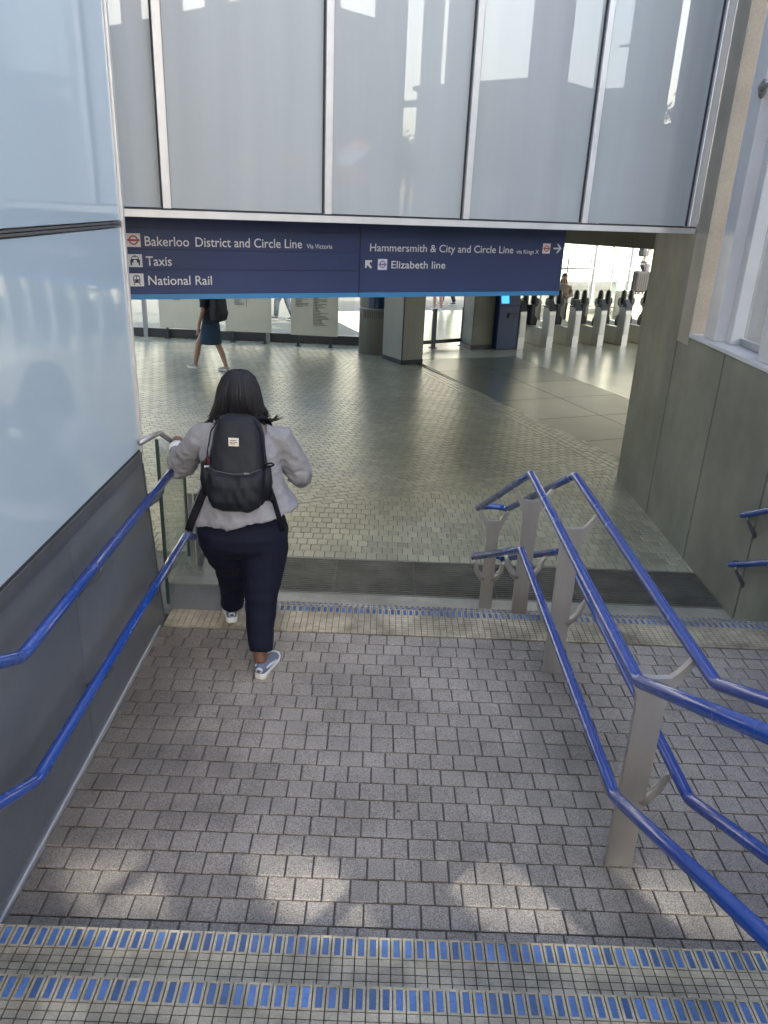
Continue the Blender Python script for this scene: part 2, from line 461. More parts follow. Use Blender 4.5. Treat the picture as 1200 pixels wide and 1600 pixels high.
# channel slots, slate paving, polished floor
dch = Vector((chB[0]-chA[0], chB[1]-chA[1], 0)).normalized(); nch = Vector((-dch.y, dch.x, 0))
for off, w in ((-.01, .022), (.205, .022), (.285, .02)):
    b = MB(); p0 = Vector((chA[0], chA[1], FL-.0055))+nch*off; p1 = p0+dch*6.9
    b.prism([p0-nch*w/2, p1-nch*w/2, p1+nch*w/2, p0+nch*w/2], (0, 0, .0035)); b.build('drain_slot', rubber_m, cf)
b = MB(); p0 = Vector((chA[0], chA[1], FL-.008))+nch*.30; p1 = p0+dch*7.2
b.prism([p0, p1, p1+nch*.07, p0+nch*.07], (0, 0, .0078)); b.build('edge_strip', stone_m, cf)
sp0 = Vector((chA[0], chA[1], FL-.009))+nch*.375; 
for i in range(7):
    for j in range(2):
        w, l = 1.22, 1.22
        a = sp0+dch*(i*l-.7+.006)+nch*(j*w+.006); 
        b = MB(); b.prism([a, a+dch*(l-.012), a+dch*(l-.012)+nch*(w-.012), a+nch*(w-.012)], (0, 0, .009)); b.build('paving_slab', smooth_m, cf)
b = MB(); a = sp0+dch*(-8)+nch*(2*1.22+.004)
b.prism([a, a+dch*16, a+dch*16+nch*14, a+nch*14], (0, 0, .0092)); 
a = sp0+dch*(-8)+nch*.002
b.prism([a, a+dch*(8-.712), a+dch*(8-.712)+nch*2.438, a+nch*2.438], (0, 0, .0092)); b.build('polished_floor', polish_m, cf)

# entrance mat
em = MB(); em.box((.97, 6.13, FL-.006), (4.0, .66, .012)); em = tag(em.build('entrance_mat', mat_dark_m), 'dark ribbed metal entrance mat at the foot of the lower steps', 'mat')
bars = MB()
for j in range(17):
    y = 5.822+j*.0385; bars.box((.97, y, FL+.004), (3.99, .019, .012))
for x in (-.35, .35, 1.05, 1.75, 2.45): bars.box((x, 6.13, FL+.0033), (.012, .655, .010))
bars.build('ribs', mat_bar_m, em, kind='stuff')
b = MB()
b.box((.97, 5.797, FL+.002), (4.02, .010, .014)); b.box((.97, 6.465, FL+.002), (4.02, .012, .014)); b.build('rim', steel2_m, em)

# ------------------------------------------------------------------ left glass wall
lw = thing('glass_wall', 'pale blue glass wall above charcoal metal cladding along the left of the stairs', 'wall', (XL, 1, 0))
def at(o, mb): # shift to thing-local coordinates
    L0 = o.location; mb.v = [(v[0]-L0[0], v[1]-L0[1], v[2]-L0[2]) for v in mb.v]; return mb
WEND = 4.285
b = MB(); b.box((XL-1.26, -1.05, 2.9), (2.44, 10.5, 6.6)); at(lw, b).build('core', grey_m, lw)
for y0, y1 in ((.83, 2.0), (2.0, 3.176), (3.176, WEND)):
    b = MB(); ye = y1-.0035+(.20 if y1 == WEND else 0); b.prism([(XL-.033, y0+.0035, -.006), (XL-.033, ye, -.006), (XL-.033, y1-.0035, 1.166), (XL-.033, y0+.0035, 1.166)], (.032, 0, 0)); at(lw, b).build('cladding_panel', clad_m, lw)
for k, y0 in enumerate((-.34, -1.51, -2.68)):
    b = MB(); b.box((XL-.017, y0+.585, 1.0), (.032, 1.163, .4)); at(lw, b).build('cladding_panel', clad_m, lw)
b = MB(); b.box((XL-.012, -.92, 1.205), (.036, 10.4, .07)); at(lw, b).build('ledge_trim', dalum_m, lw)
b = MB(); b.box((XL-.014, -.92, 1.247), (.024, 10.38, .012)); at(lw, b).build('gasket', rubber_m, lw)
for z0, z1 in ((1.255, 2.462), (2.50, 5.9)):
    for y0, y1 in ((1.9, WEND-.02), (-.6, 1.89), (-3.1, -.61)):
        b = MB(); b.box((XL-.02, (y0+y1)/2, (z0+z1)/2), (.03, y1-y0, z1-z0)); at(lw, b).build('glass_pane', lglass_m, lw)
b = MB(); b.box((XL-.012, .53, 2.475), (.026, 7.46, .010)); b.box((XL-.012, .53, 2.489), (.030, 7.46, .008)); at(lw, b).build('joint_trim', dalum_m, lw)
b = MB(); b.box((XL-.018, WEND+.006, 3.55), (.05, .026, 4.68)); at(lw, b).build('corner_post', alum_m, lw)
b = MB(); b.prism([(XL-.05, WEND, 1.16), (XL-.05, WEND+.20, -.006), (XL-.05, WEND+.222, -.006), (XL-.05, WEND+.022, 1.16)], (.052, 0, 0)); at(lw, b).build('corner_trim', dalum_m, lw)
b = MB(); b.box((XL+.004, 3.2, .006), (.010, 2.36, .03)); at(lw, b).build('skirting', alum_m, lw)

# ------------------------------------------------------------------ facade over the concourse entrance
fa = thing('glass_facade', 'frosted white glass panels in a pale aluminium frame above the entrance', 'facade', R2(0, 0, 2.47), TH)
MX = [-2.72, -1.601, -.482, .645, 1.767]         # mullion X positions
US = [x/math.cos(TH) for x in MX]; UE = 2.985/math.cos(TH)
b = MB(); b.box(((US[0]+UE)/2-1.5, .04, .025), (UE-US[0]+3, .10, .05)); b.build('bottom_rail', alum_m, fa)
b = MB(); b.box(((US[0]+UE)/2-1.5, .035, .055), (UE-US[0]+3, .07, .008)); b.build('gasket', rubber_m, fa)
for i, u in enumerate(US):
    b = MB(); b.box((u, .03, 1.78), (.06, .085, 3.44), bev=.004); b.build('mullion', alum_m, fa)
b = MB(); b.box((UE-.05, .03, 1.78), (.10, .095, 3.44), bev=.006); b.build('end_frame', alum_m, fa)
for i, u in enumerate(US):
    u1 = US[i+1]-.03 if i+1 < len(US) else UE-.10
    b = MB(); b.box(((u+.03+u1)/2, .05, 1.78), (u1-u-.03-.006, .03, 3.43)); b.build('glass_pane', facade_m, fa)
    b = MB()
    for s_ in (u+.034, u1-.004): b.box((s_, .03, 1.78), (.006, .03, 3.42))
    b.build('pane_gasket', rubber_m, fa)
b = MB(); b.box((-3.2, 2.1, 1.9), (13.2, 3.95, 3.5)); b.build('building_mass', grey_m, fa)

# concourse ceiling and beam, plus masses added to block the sun
c = MB(); pg = [R2(-9, .16), R2(13.5, .16), R2(13.5, 13.9), R2(6.6, 13.9), Vector((.6, 16.2, 0)), Vector((-9.5, 16.2, 0))]
c.prism([(p.x, p.y, 2.56) for p in pg], (0, 0, .12)); c = struct(c, 'concourse_ceiling', ceil_m)
sb = thing('sun_block', 'unseen pale block on columns added behind the stairs to block the sun', 'building', (9, -6.6, 1.45))  # unseen mass added to shade the stairs, leaving a sunlit strip on the landing
b = MB(); b.box((0, 0, 12.0), (19, 3.2, 7.9)); b.build('shade_mass', beige_m, sb)
b = MB(); b.box((-1.75, -1.3, 6.86), (8.6, .5, .82)); b.build('shade_beam', beige_m, sb)  # added below the mass to keep direct sun off the tiled steps
for x in (-8, -4.6, 1.6, 9.3):
    b = MB(); b.box((x, -1.2, 4.03), (.5, .5, 8.06)); b.build('column', lgrey_m, sb)
for j in range(3):
    for k in range(9):
        b = MB(); b.box((-8.2+k*2.05, 1.61, 9.6+j*2.5), (1.3, .04, 1.5)); b.build('window', dalum_m, sb)
an = thing('side_sun_block', 'plain grey block added beside the concrete pier to keep sun off the concourse', 'building', (8.45, 8.9, 1.45))  # added mass that stops sun reaching the concourse floor past the pier
b = MB(); b.box((0, -.1, 2.2), (10, .9, 4.4)); b.build('wall', grey_m, an); b = MB(); b.box((0, -.1, 4.45), (10.1, 1.0, .12)); b.build('coping', lgrey_m, an)
bm = thing('downstand_beam', 'concrete ceiling beam above the ticket gates', 'beam', (5.2, 19.45, 2.2))
b = MB(); b.box((0, 0, 0), (7.6, .4, .68), rz=-.54); b.build('beam_body', mat('beam_concrete', (.13, .125, .09), .7, var=.12, vs=2), bm)

# ------------------------------------------------------------------ right wall with windows above
rw = thing('concrete_wall', 'olive grey concrete panel wall with window sill on the right of the steps', 'wall', (XR, 5, FL))
seams = [9.14, 7.955, 6.785, 5.615, 4.445, 3.275, 2.105, .935]
b = MB(); b.box((XR+.2, 5.02, .5), (.36, 8.2, 1.99)); at(rw, b).build('core', grey_m, rw)
for a_, c_ in zip(seams, seams[1:]):
    top = 2.47 if a_ > 9 else 1.53
    y1, y0 = a_-(.0 if a_ > 9 else .006), c_+.006
    b = MB(); b.box((XR+.02, (y0+y1)/2, (FL-.1+top)/2), (.06, y1-y0, top-FL+.1), bev=.004); at(rw, b).build('concrete_panel', concr_m, rw)
b = MB(); b.box((XR+.20, 9.12, 1.0), (.42, .05, 3.0)); b.box((XR+.28, 8.55, 1.0), (.3, 1.15, 3.0)); at(rw, b).build('end_pier', concr_m, rw)
b = MB(); b.box((XR+.24, 7.81, 3.85), (.5, .30, 4.8)); at(rw, b).build('stone_pier', beige_m, rw)
b = MB(); b.box((XR+.22, 3.4, 1.548), (.48, 8.5, .036), bev=.004); at(rw, b).build('window_sill', lgrey_m, rw)
b = MB(); b.box((XR+.012, 7.40, .56), (.05, .006, 1.94)); 
k = 0; y = 7.14
while y > -6:
    q = MB(); q.box((XR+.155, y+.205, 4.05), (.21, .25, 4.97), bev=.006); at(rw, q).build('window_column', lgrey_m, rw)
    q = MB(); q.box((XR+.20, y-.04, 4.05), (.14, .12, 4.97), bev=.006); at(rw, q).build('window_column', lgrey_m, rw)
    q = MB(); q.box((XR+.245, y-.47, 3.78), (.08, .735, .07)); at(rw, q).build('transom', grey_m, rw)
    q = MB(); q.box((XR+.245, y-.47, 1.60), (.07, .735, .06)); at(rw, q).build('window_frame', grey_m, rw)
    for z0, z1 in ((1.635, 3.74), (3.82, 6.5)):
        q = MB(); q.box((XR+.245, y-.47, (z0+z1)/2), (.012, .735, z1-z0)); at(rw, q).build('window_pane', tint_m, rw)
    y -= 1.15
b = MB(); b.box((XR+.2, .9, 6.62), (.4, 13.5, .16)); at(rw, b).build('head_beam', grey_m, rw)
b = MB(); b.box((XR+.25, -3.3, 1.5), (.30, 4.9, .09)); at(rw, b).build('rear_sill', concr_m, rw)
# bracket on the nearest visible column
fx = thing('wall_bracket', 'round steel flange with a tube on the grey window column', 'bracket', (XR+.05, 7.22, 3.63))
b = MB(); b.tube([(0, 0, 0), (-.012, 0, 0)], .072, 24); b.build('flange', steel2_m, fx)
b = MB(); b.tube([(-.012, 0, 0), (-.05, -.05, .0), (-.06, -1.0, .02)], .021, 12); b.build('tube', steel2_m, fx)
for a_ in range(4):
    b = MB(); b.tube([(-.012, .05*math.cos(a_*pi/2+.4), .05*math.sin(a_*pi/2+.4)), (-.016, .05*math.cos(a_*pi/2+.4), .05*math.sin(a_*pi/2+.4))], .007, 8); b.build('bolt', dalum_m, fx)

# ------------------------------------------------------------------ handrails
RT, RL, D1, D2 = 1.076, .545, 2.363, 4.653
RR = .0245
def bend(pts, r=.05, n=4):
    P = [Vector(p) for p in pts]; out = [P[0]]
    for i in range(1, len(P)-1):
        a = (P[i-1]-P[i]); c_ = (P[i+1]-P[i]); ra = min(r, a.length*.4, c_.length*.4)
        p0 = P[i]+a.normalized()*ra; p1 = P[i]+c_.normalized()*ra
        for k in range(n+1):
            t = k/n; out.append(p0*(1-t)**2+P[i]*2*t*(1-t)+p1*t*t)
    return out+[P[-1]]
ch = thing('handrail', 'blue double handrail on forked steel posts down the middle of the steps', 'handrail', (XC, 2.55, 0))
def crail(sx, w, z0, drop):
    x = XC+sx*w
    xe = .912+sx*w*.80
    pts = [(x, -.6, z0+(D1+.6)*.5), (x, D1, z0), (x, D2, z0), (xe, 5.66, z0-drop)]
    return pts
for w, z0, dr_ in ((.142, RT, .646), (.145, RL, .545)):
    A = crail(-1, w, z0, dr_); B = crail(1, w, z0, dr_)
    for pts in (A, B):
        q = MB(); q.tube(bend(pts, .035), RR, 14); at(ch, q).build('rail', blue_m, ch)
        q = MB(); q.tube(bend([(p[0], p[1], p[2]+RR*.93) for p in pts], .035), .0045, 6); at(ch, q).build('groove', mat('rail_groove', (.010, .03, .2), .35), ch)
    e0, e1 = Vector(A[-1]), Vector(B[-1])
    loop = [e0+Vector((0, -.005, 0)), e0+Vector((.0, .05, -.015)), e0+Vector((.035, .085, -.02)), (e0+e1)/2+Vector((0, .10, -.02)), e1+Vector((-.035, .085, -.02)), e1+Vector((0, .05, -.015)), e1+Vector((0, -.005, 0))]
    q = MB(); q.tube(bend(loop, .03), RR*.97, 12); at(ch, q).build('rail_loop', blue_m, ch)
def fork_outline(zt, w, wb, zl=None, wl=0):
    """half outline (x>=0) of the plate, from base up; arms curve out to the rails"""
    L = [(wb, 0), (wb*.96, zt*.45), (wb*.98, zt-.26)]
    L += [(wb*1.12, zt-.19), (wb*1.5, zt-.135), (wb*2.0, zt-.09), (w-.006, zt-.045), (w+.004, zt-.015), (w-.010, zt-.010), (w-.030, zt-.045), (w-.060, zt-.085), (wb*1.0, zt-.108), (0, zt-.112)]
    return L
def fork(cxp, y, zb, zt, w, zl, wl, wb=.052, t=.028, lean=0):
    o_ = fork_outline(zt, w, wb); n = len(o_)
    q = MB()
    # strips between outline and centre line, symmetric
    poly = [(x, z) for x, z in o_] + [(-x, z) for x, z in reversed(o_[:-1])]
    bm_ = bmesh.new(); vs = [bm_.verts.new((x, -t/2, z)) for x, z in poly]; f_ = bm_.faces.new(vs)
    r = bmesh.ops.extrude_face_region(bm_, geom=[f_]); 
    for v in [e for e in r['geom'] if isinstance(e, bmesh.types.BMVert)]: v.co.y += t
    bmesh.ops.triangulate(bm_, faces=[f for f in bm_.faces if len(f.verts) > 4])
    bmesh.ops.recalc_face_normals(bm_, faces=bm_.faces)
    bm_.verts.index_update(); q.add([v.co.copy() for v in bm_.verts], [[v.index for v in f.verts] for f in bm_.faces]); bm_.free()
    q.v = [(v[0]+cxp, v[1]+y, v[2]+zb) for v in q.v]
    po = at(ch, q).build('post', steel_m, ch)
    for s_ in (-1, 1):
        a = MB(); pts = [(wb*.7, zl-.20), (wb+.016, zl-.165), (wb+.052, zl-.12), (wl-.012, zl-.06), (wl+.002, zl-.018)]
        a.tube([(cxp+s_*x, y, zb+z) for x, z in pts], [.030, .027, .022, .017, .012], 8, flat=.6, up=(0, 1, 0)); at(ch, a).build('rail_arm', steel_m, ch)
fork(XC, 2.555, .006, RT, .142, RL, .145, wb=.058)
fork(XC, 4.03, .006, RT, .142, RL, .145, wb=.058)
def lowz(y, z0): return z0-(.646 if z0 > .8 else .545)*(y-D2)/(5.66-D2)
def lowx(y): return XC+(.912-XC)*(y-D2)/(5.66-D2)
fork(lowx(4.93), 4.93, -.148, lowz(4.93, RT)+.148, .136, lowz(4.93, RL)+.148, .138, wb=.055)
fork(lowx(5.62), 5.62, FL, lowz(5.62, RT)-FL, .118, lowz(5.62, RL)-FL, .120, wb=.05)

def wall_rail(name, label, pts, brackets, wallx, sgn):
    o_ = thing(name, label, 'handrail', pts[0], group=None)
    q = MB(); q.tube(bend(pts, .04), RR, 14); at(o_, q).build('rail', blue_m, o_)
    q = MB(); q.tube(bend([(p[0], p[1], p[2]+RR*.93) for p in pts], .04), .004, 6); at(o_, q).build('groove', mat('rail_groove', (.010, .03, .2), .35), o_)
    for (x, y, z) in brackets:
        q = MB(); q.tube([(x, y, z-RR*.6), (x-sgn*.006, y, z-.06), (x-sgn*.04, y, z-.105), (wallx+sgn*.03, y, z-.15), (wallx, y, z-.19)], [.011, .012, .015, .018, .020], 8, flat=.6, up=(0, 1, 0))
        at(o_, q).build('rail_bracket', dalum_m, o_)
    return o_
LX = -1.257
wall_rail('wall_handrail', 'upper blue handrail along the charcoal left wall', [(LX, 4.655, RT-.005), (LX, D1, RT), (LX, .3, RT+(D1-.3)*.5)],
          [(LX, 4.22, RT), (LX, 3.18, RT), (LX, 1.2, RT+.58)], XL, 1)
wall_rail('wall_handrail', 'lower blue handrail along the charcoal left wall', [(LX+.035, 5.05, RL-.20), (LX, 4.66, RL), (LX, D1-.03, RL), (LX, .3, RL+(D1-.33)*.5)],
          [(LX, 4.25, RL), (LX, 3.18, RL), (LX, 1.2, RL+.56)], XL, 1)
for z0, lb in ((.45, 'upper blue handrail end fixed to the right concrete wall'), (.015, 'lower blue handrail end fixed to the right concrete wall')):
    y0 = 5.70; X0 = XR-.10
    wall_rail('wall_handrail', lb, [(XR-.012, y0+.035, z0-.012), (X0+.035, y0+.03, z0-.010), (X0, y0-.02, z0), (X0, D2+.0, z0+.53), (X0, D1, z0+.55), (X0, .6, z0+.55+.88)],
              [(X0, y0-.12, z0+.05), (X0, 4.4, z0+.53), (X0, 3.2, z0+.54), (X0, 2.2, z0+.62)], XR, -1)

# balustrade and post at the left end of the lower flight
bl = thing('balustrade', 'glass balustrade with a grey steel rail at the left wall end', 'balustrade', (-1.34, 4.5, .0))
RX = -1.345
q = MB(); q.tube(bend([(RX-.02, 4.20, 1.315), (RX, 4.52, 1.285), (RX, 5.60, .72)], .03), .0165, 12); at(bl, q).build('top_rail', steel2_m, bl)
for c_, d_ in (((RX, 4.455, .70), (.02, .012, 1.12)), ((RX, 5.03, .60), (.018, .012, .80))):
    q = MB(); q.box(c_, d_); at(bl, q).build('glass_edge', mat('dark_glass_edge', (.03, .05, .045), .2), bl)
q = MB(); q.prism([(RX-.005, 4.47, .16), (RX-.005, 5.02, .16), (RX-.005, 5.02, .985), (RX-.005, 4.56, 1.23), (RX-.005, 4.47, 1.25)], (.010, 0, 0)); at(bl, q).build('glass_panel', green_glass_m, bl)
q = MB(); q.box((-1.19, 4.715, .42), (.29, .010, .44)); at(bl, q).build('glass_panel', green_glass_m, bl)
pl = tag(MB().box((0, 0, 0), (.36, .92, .215), bev=.004).build('plinth', clad_m, loc=(-1.205, 5.085, .1)), 'low metal clad plinth under the glass balustrade beside the steps', 'plinth')
q = MB(); q.box((0, -.006, .109), (.368, .94, .010)); q.build('cap', steel2_m, pl)
dp = thing('balustrade_post', 'twin flat steel post standing on the low plinth', 'post', (-1.235, 4.80, .21))
for x in (-.020, .022):
    q = MB(); q.box((x, 0, .29), (.032, .016 if x < 0 else .022, .58), bev=.002); q.build('upright', steel2_m if x < 0 else dalum_m, dp)
q = MB(); q.tube([(.03, 0, .05), (.045, 0, .11), (.075, 0, .16), (.105, 0, .195)], [.016, .014, .012, .010], 8); q.build('rail_arm', dalum_m, dp)
q = MB(); q.tube([(-.03, 0, .02), (-.06, 0, .03), (-.075, 0, .07)], [.012, .011, .010], 8); q.build('rail_arm', dalum_m, dp)
q = MB(); q.box((0, 0, .004), (.10, .05, .008)); q.build('base_plate', steel2_m, dp)

# ------------------------------------------------------------------ hanging sign
sg = thing('direction_sign', 'long navy blue station direction sign hanging below the glass facade', 'sign', (-2.0, 6.196, 1.85), math.atan2(.418, .9085))
TS = []
def text(body, s0, s1, z, hcap, par, m_=None):
    cu = bpy.data.curves.new('lettering', 'FONT'); cu.body = body; cu.size = 1; cu.extrude = .0; cu.resolution_u = 3; cu.offset = .006
    o = bpy.data.objects.new('lettering', cu); COL.objects.link(o)
    TS.append((o, s0, s1, z, hcap, par, m_ or white_m))
def finish_text():
    bpy.context.view_layer.update(); dg = bpy.context.evaluated_depsgraph_get()
    for o, s0, s1, z, hcap, par, m_ in TS:
        me = bpy.data.meshes.new_from_object(o.evaluated_get(dg))
        xs = [v.co.x for v in me.vertices]; x0, x1 = min(xs), max(xs)
        kx = (s1-s0)/(x1-x0); ky = hcap/.70
        for v in me.vertices: v.co = (s0+(v.co.x-x0)*kx, -.0185, z+v.co.y*ky)
        me.materials.clear(); me.materials.append(m_); cu = o.data
        bpy.data.objects.remove(o); bpy.data.curves.remove(cu)
        n = bpy.data.objects.new('lettering', me); COL.objects.link(n); n.parent = par; n['kind'] = 'stuff'
SZ = 1.85
def sbox(s0, s1, z0, z1, y=-.012, t=.01): 
    b = MB(); b.box(((s0+s1)/2, y+t/2, (z0+z1)/2-SZ), (s1-s0, t, z1-z0)); return b
b = MB(); b.box((1.95, .045, .35), (4.25, .09, .70)); b.build('sign_case', navy2_m, sg)
pnl = {}
for nm, s0, s1, z0, z1 in (('a', -.25, 1.925, 2.379, 2.55), ('b', -.25, 1.925, 2.227, 2.375), ('c', -.25, 1.925, 2.077, 2.223), ('d', -.25, 1.925, 1.893, 2.073), ('e', 1.935, 4.072, 1.893, 2.405), ('f', 1.935, 4.072, 2.409, 2.55)):
    pnl[nm] = sbox(s0, s1, z0, z1).build('sign_panel', navy_m, sg)
for s0, s1 in ((-.25, 1.927), (1.933, 4.074)):
    sbox(s0, s1, 1.85, 1.8905, -.014, .012).build('blue_strip', sky_strip_m, sg)
for s_ in (.3, 2.0, 3.7):
    b = MB(); b.tube([(s_, .045, .69), (s_, .045, .715)], .018, 10); b.build('hanger', dalum_m, sg)
hz = lambda z: z-SZ
text('Bakerloo', .14, .476, hz(2.252), .070, pnl['b']); text('District and Circle Line', .526, 1.405, hz(2.252), .070, pnl['b'])
text('Via Victoria', 1.446, 1.674, hz(2.252), .036, pnl['b'])
text('Taxis', .139, .334, hz(2.106), .070, pnl['c']); text('National Rail', .146, .643, hz(1.962), .070, pnl['d'])
text('Hammersmith & City and Circle Line', 2.022, 3.488, hz(2.238), .063, pnl['e']); text('via Kings X', 3.524, 3.778, hz(2.237), .036, pnl['e'])
text('Elizabeth line', 2.232, 2.773, hz(2.097), .063, pnl['e'])
def flat(pts, y, t, name, m_, par):
    b = MB(); b.prism([(x, y, z) for x, z in pts], (0, -t, 0)); return b.build(name, m_, par)
def disc(cx_, cz_, r, n=28, a0=0, a1=2*pi): return [(cx_+r*math.cos(a0+(a1-a0)*k/n), cz_+r*math.sin(a0+(a1-a0)*k/n)) for k in range(n)]
def roundel(par, s0, s1, z0, z1, boxm, ringm, barm):
    sbox(s0, s1, z0, z1, -.0165, .004).build('icon_box', boxm, par)
    cx_, cz_ = (s0+s1)/2, hz((z0+z1)/2); w = s1-s0
    b = MB(); n = 28; ro, ri = w*.34, w*.235; vs = []
    for y in (-.017, -.0185):
        for r in (ro, ri): vs += [(cx_+r*math.cos(2*pi*k/n), y, cz_+r*math.sin(2*pi*k/n)) for k in range(n)]
    fs = []
    for k in range(n):
        k2 = (k+1) % n
        fs += [(2*n+k, 2*n+k2, 3*n+k2, 3*n+k), (k, k2, 2*n+k2, 2*n+k), (n+k, 3*n+k, 3*n+k2, n+k2)]
    b.add(vs, fs); b.build('roundel_ring', ringm, par)
    b = MB(); b.box((cx_, -.0183, cz_), (w*.86, .003, w*.155)); b.build('roundel_bar', barm, par)
roundel(pnl['b'], .005, .109, 2.242, 2.340, pale_box_m, red_m, red_m)
roundel(pnl['e'], 3.82, 3.905, 2.240, 2.331, pale_box_m, red_m, red_m)
roundel(pnl['e'], 2.103, 2.191, 2.083, 2.174, lilac_box_m, purple_m, purple_m)
def fl(pts, y=-.017, nm='icon_shape', m_=black_m, par=None): return flat(pts, y, .0012, nm, m_, par)
# taxi pictogram
sbox(.005, .112, 2.094, 2.189, -.0165, .004).build('icon_box', white_m, pnl['c'])
tx, tz = .0585, hz(2.141)
fl([(tx-.030, tz+.012), (tx-.022, tz+.033), (tx-.008, tz+.033), (tx-.006, tz+.040), (tx+.006, tz+.040), (tx+.008, tz+.033), (tx+.022, tz+.033), (tx+.030, tz+.012)], par=pnl['c'])
fl([(tx-.036, tz-.014), (tx-.036, tz+.004), (tx-.030, tz+.012), (tx+.030, tz+.012), (tx+.036, tz+.004), (tx+.036, tz-.014)], par=pnl['c'])
for s_ in (-1, 1):
    fl([(tx+s_*.035, tz-.034), (tx+s_*.035, tz-.014), (tx+s_*.024, tz-.014), (tx+s_*.024, tz-.034)][::s_], par=pnl['c'])
fl(disc(tx, tz-.006, .0135, 18), -.0183, m_=white_m, par=pnl['c'])
fl([(tx-.024, tz+.014), (tx-.018, tz+.028), (tx+.018, tz+.028), (tx+.024, tz+.014)], -.0183, m_=white_m, par=pnl['c'])
# train pictogram
sbox(.008, .113, 1.951, 2.047, -.0165, .004).build('icon_box', white_m, pnl['d'])
tx, tz = .0605, hz(2.001)
fl([(tx-.026, tz-.018), (tx-.026, tz+.022), (tx-.014, tz+.033), (tx+.014, tz+.033), (tx+.026, tz+.022), (tx+.026, tz-.018), (tx+.018, tz-.024), (tx-.018, tz-.024)], par=pnl['d'])
for s_ in (-1, 1):
    fl([(tx+s_*.003, tz+.003), (tx+s_*.020, tz+.003), (tx+s_*.020, tz+.022), (tx+s_*.003, tz+.026)][::s_], -.0183, m_=white_m, par=pnl['d'])
    fl(disc(tx+s_*.016, tz-.010, .004, 10), -.0183, m_=white_m, par=pnl['d'])
    fl([(tx+s_*.012, tz-.026), (tx+s_*.020, tz-.026), (tx+s_*.030, tz-.040), (tx+s_*.022, tz-.040)][::s_], par=pnl['d'])
# arrows
def arrow(cx_, cz_, ang, L_, par):
    t = L_*.15; sh = [(-L_/2, -t/2), (L_*.36, -t/2), (L_*.36, t/2), (-L_/2, t/2)]
    hd = [(L_/2, 0), (L_*.06, L_*.46), (-L_*.14, L_*.46), (L_*.24, 0), (-L_*.14, -L_*.46), (L_*.06, -L_*.46)]
    b = MB(); ca, sa = math.cos(ang), math.sin(ang); rot = lambda p: (cx_+p[0]*ca-p[1]*sa, cz_+p[0]*sa+p[1]*ca)
    b.prism([(rot(p)[0], -.0125, rot(p)[1]) for p in sh], (0, -.0015, 0))
    for h_ in (hd[:4], [hd[0], hd[3], hd[4], hd[5]]): b.prism([(rot(p)[0], -.0127, rot(p)[1]) for p in h_], (0, -.0016, 0))
    b.build('arrow', white_m, par)
arrow(3.993, hz(2.288), 0, .092, pnl['e']); 
def arrow_ul(cx_, cz_, L_, par):
    h_ = L_/2; w = L_*.24
    P_ = [(-h_, h_), (h_*.95, h_), (h_*.95, h_-w), (-h_+w*2.1, h_-w), (h_, -h_+w*.25), (h_-w*.8, -h_-w*.3), (-h_+w, h_-w*2.3), (-h_+w, -h_*.95), (-h_, -h_*.95)]
    bm_ = bmesh.new(); f_ = bm_.faces.new([bm_.verts.new((cx_+x, -.0127, cz_+z)) for x, z in P_])
    bmesh.ops.triangulate(bm_, faces=[f_]); bm_.verts.index_update()
    b = MB(); b.add([v.co.copy() for v in bm_.verts], [[v.index for v in f.verts] for f in bm_.faces]); bm_.free(); b.build('arrow', white_m, par)
arrow_ul(2.016, hz(2.130), .066, pnl['e'])
finish_text()

# ------------------------------------------------------------------ concourse furniture
board_m = mat('white_board', (.56, .54, .43), .55, var=.05, vs=3)
dk_m = mat('dark_metal', (.035, .037, .04), .45, .3, var=.1, vs=5)
pr_m = mat('grey_print', (.16, .16, .15), .6)
def board(x0, x1, y, label, cols, seed):
    o = thing('notice_board', label, 'notice board', ((x0+x1)/2, y, FL), R(-2), 'notice boards in front of the far window')
    w = x1-x0; rr = random.Random(seed)
    b = MB(); b.box((0, 0, 1.10), (w, .05, 1.70), bev=.006); p_ = b.build('panel', board_m, o)
    for s_ in (-.36, .36):
        b = MB(); b.box((s_*w/1.03, .03, .17), (.05, .05, .34)); b.build('leg', dk_m, o)
        b = MB(); b.box((s_*w/1.03, .03, .006), (.12, .12, .012)); b.build('foot', dk_m, o)
    b = MB()
    for c0, c1, z0, z1, frame in cols:
        z = z1
        while z > z0:
            l = (c1-c0)*rr.uniform(.35, 1.0); b.box((c0+l/2, -.0265, z), (l, .003, .012)); z -= .032
        if frame:
            b.box((c1+.03, -.0265, (z0+z1)/2), (.010, .003, z1-z0+.05))
    b.build('printed_text', pr_m, p_, kind='stuff')
board(-5.06, -4.03, 17.62, 'white notice board nearest the left window post, behind the walker', [(-.20, .10, .86, 1.9, False), (.16, .42, 1.2, 1.9, False)], 3)
board(-3.56, -2.53, 17.50, 'white notice board in the middle of the row of three', [(-.30, -.06, .82, 1.9, True), (.05, .38, 1.02, 1.9, False)], 4)
board(-2.08, -1.04, 17.36, 'white notice board nearest the round steel column', [(-.42, -.12, .86, 1.9, False), (-.03, .32, .48, 1.9, False)], 5)
# far left window: kerb, posts, panes
wl = thing('window_wall', 'low dark kerb and slim posts with tall clear panes behind the notice boards', 'window', (-3.2, 17.85, FL))
b = MB(); b.box((.15, 0, .10), (7.6, .16, .20), bev=.005); b.build('kerb', dk_m, wl)
b = MB(); b.box((.15, -.02, 3.05), (7.6, .2, .10)); b.build('head_rail', grey_m, wl)
for x in (-3.6, -2.22, .55, 3.0):
    b = MB(); b.box((x, -.10, 1.50), (.09, .09, 3.0)); b.build('post', grey_m, wl)
for x0, x1 in ((-3.55, -2.27), (-2.17, .50), (.60, 2.50)):
    b = MB(); b.box(((x0+x1)/2, 0, 1.62), (x1-x0, .014, 2.84)); b.build('pane', clear_m, wl)
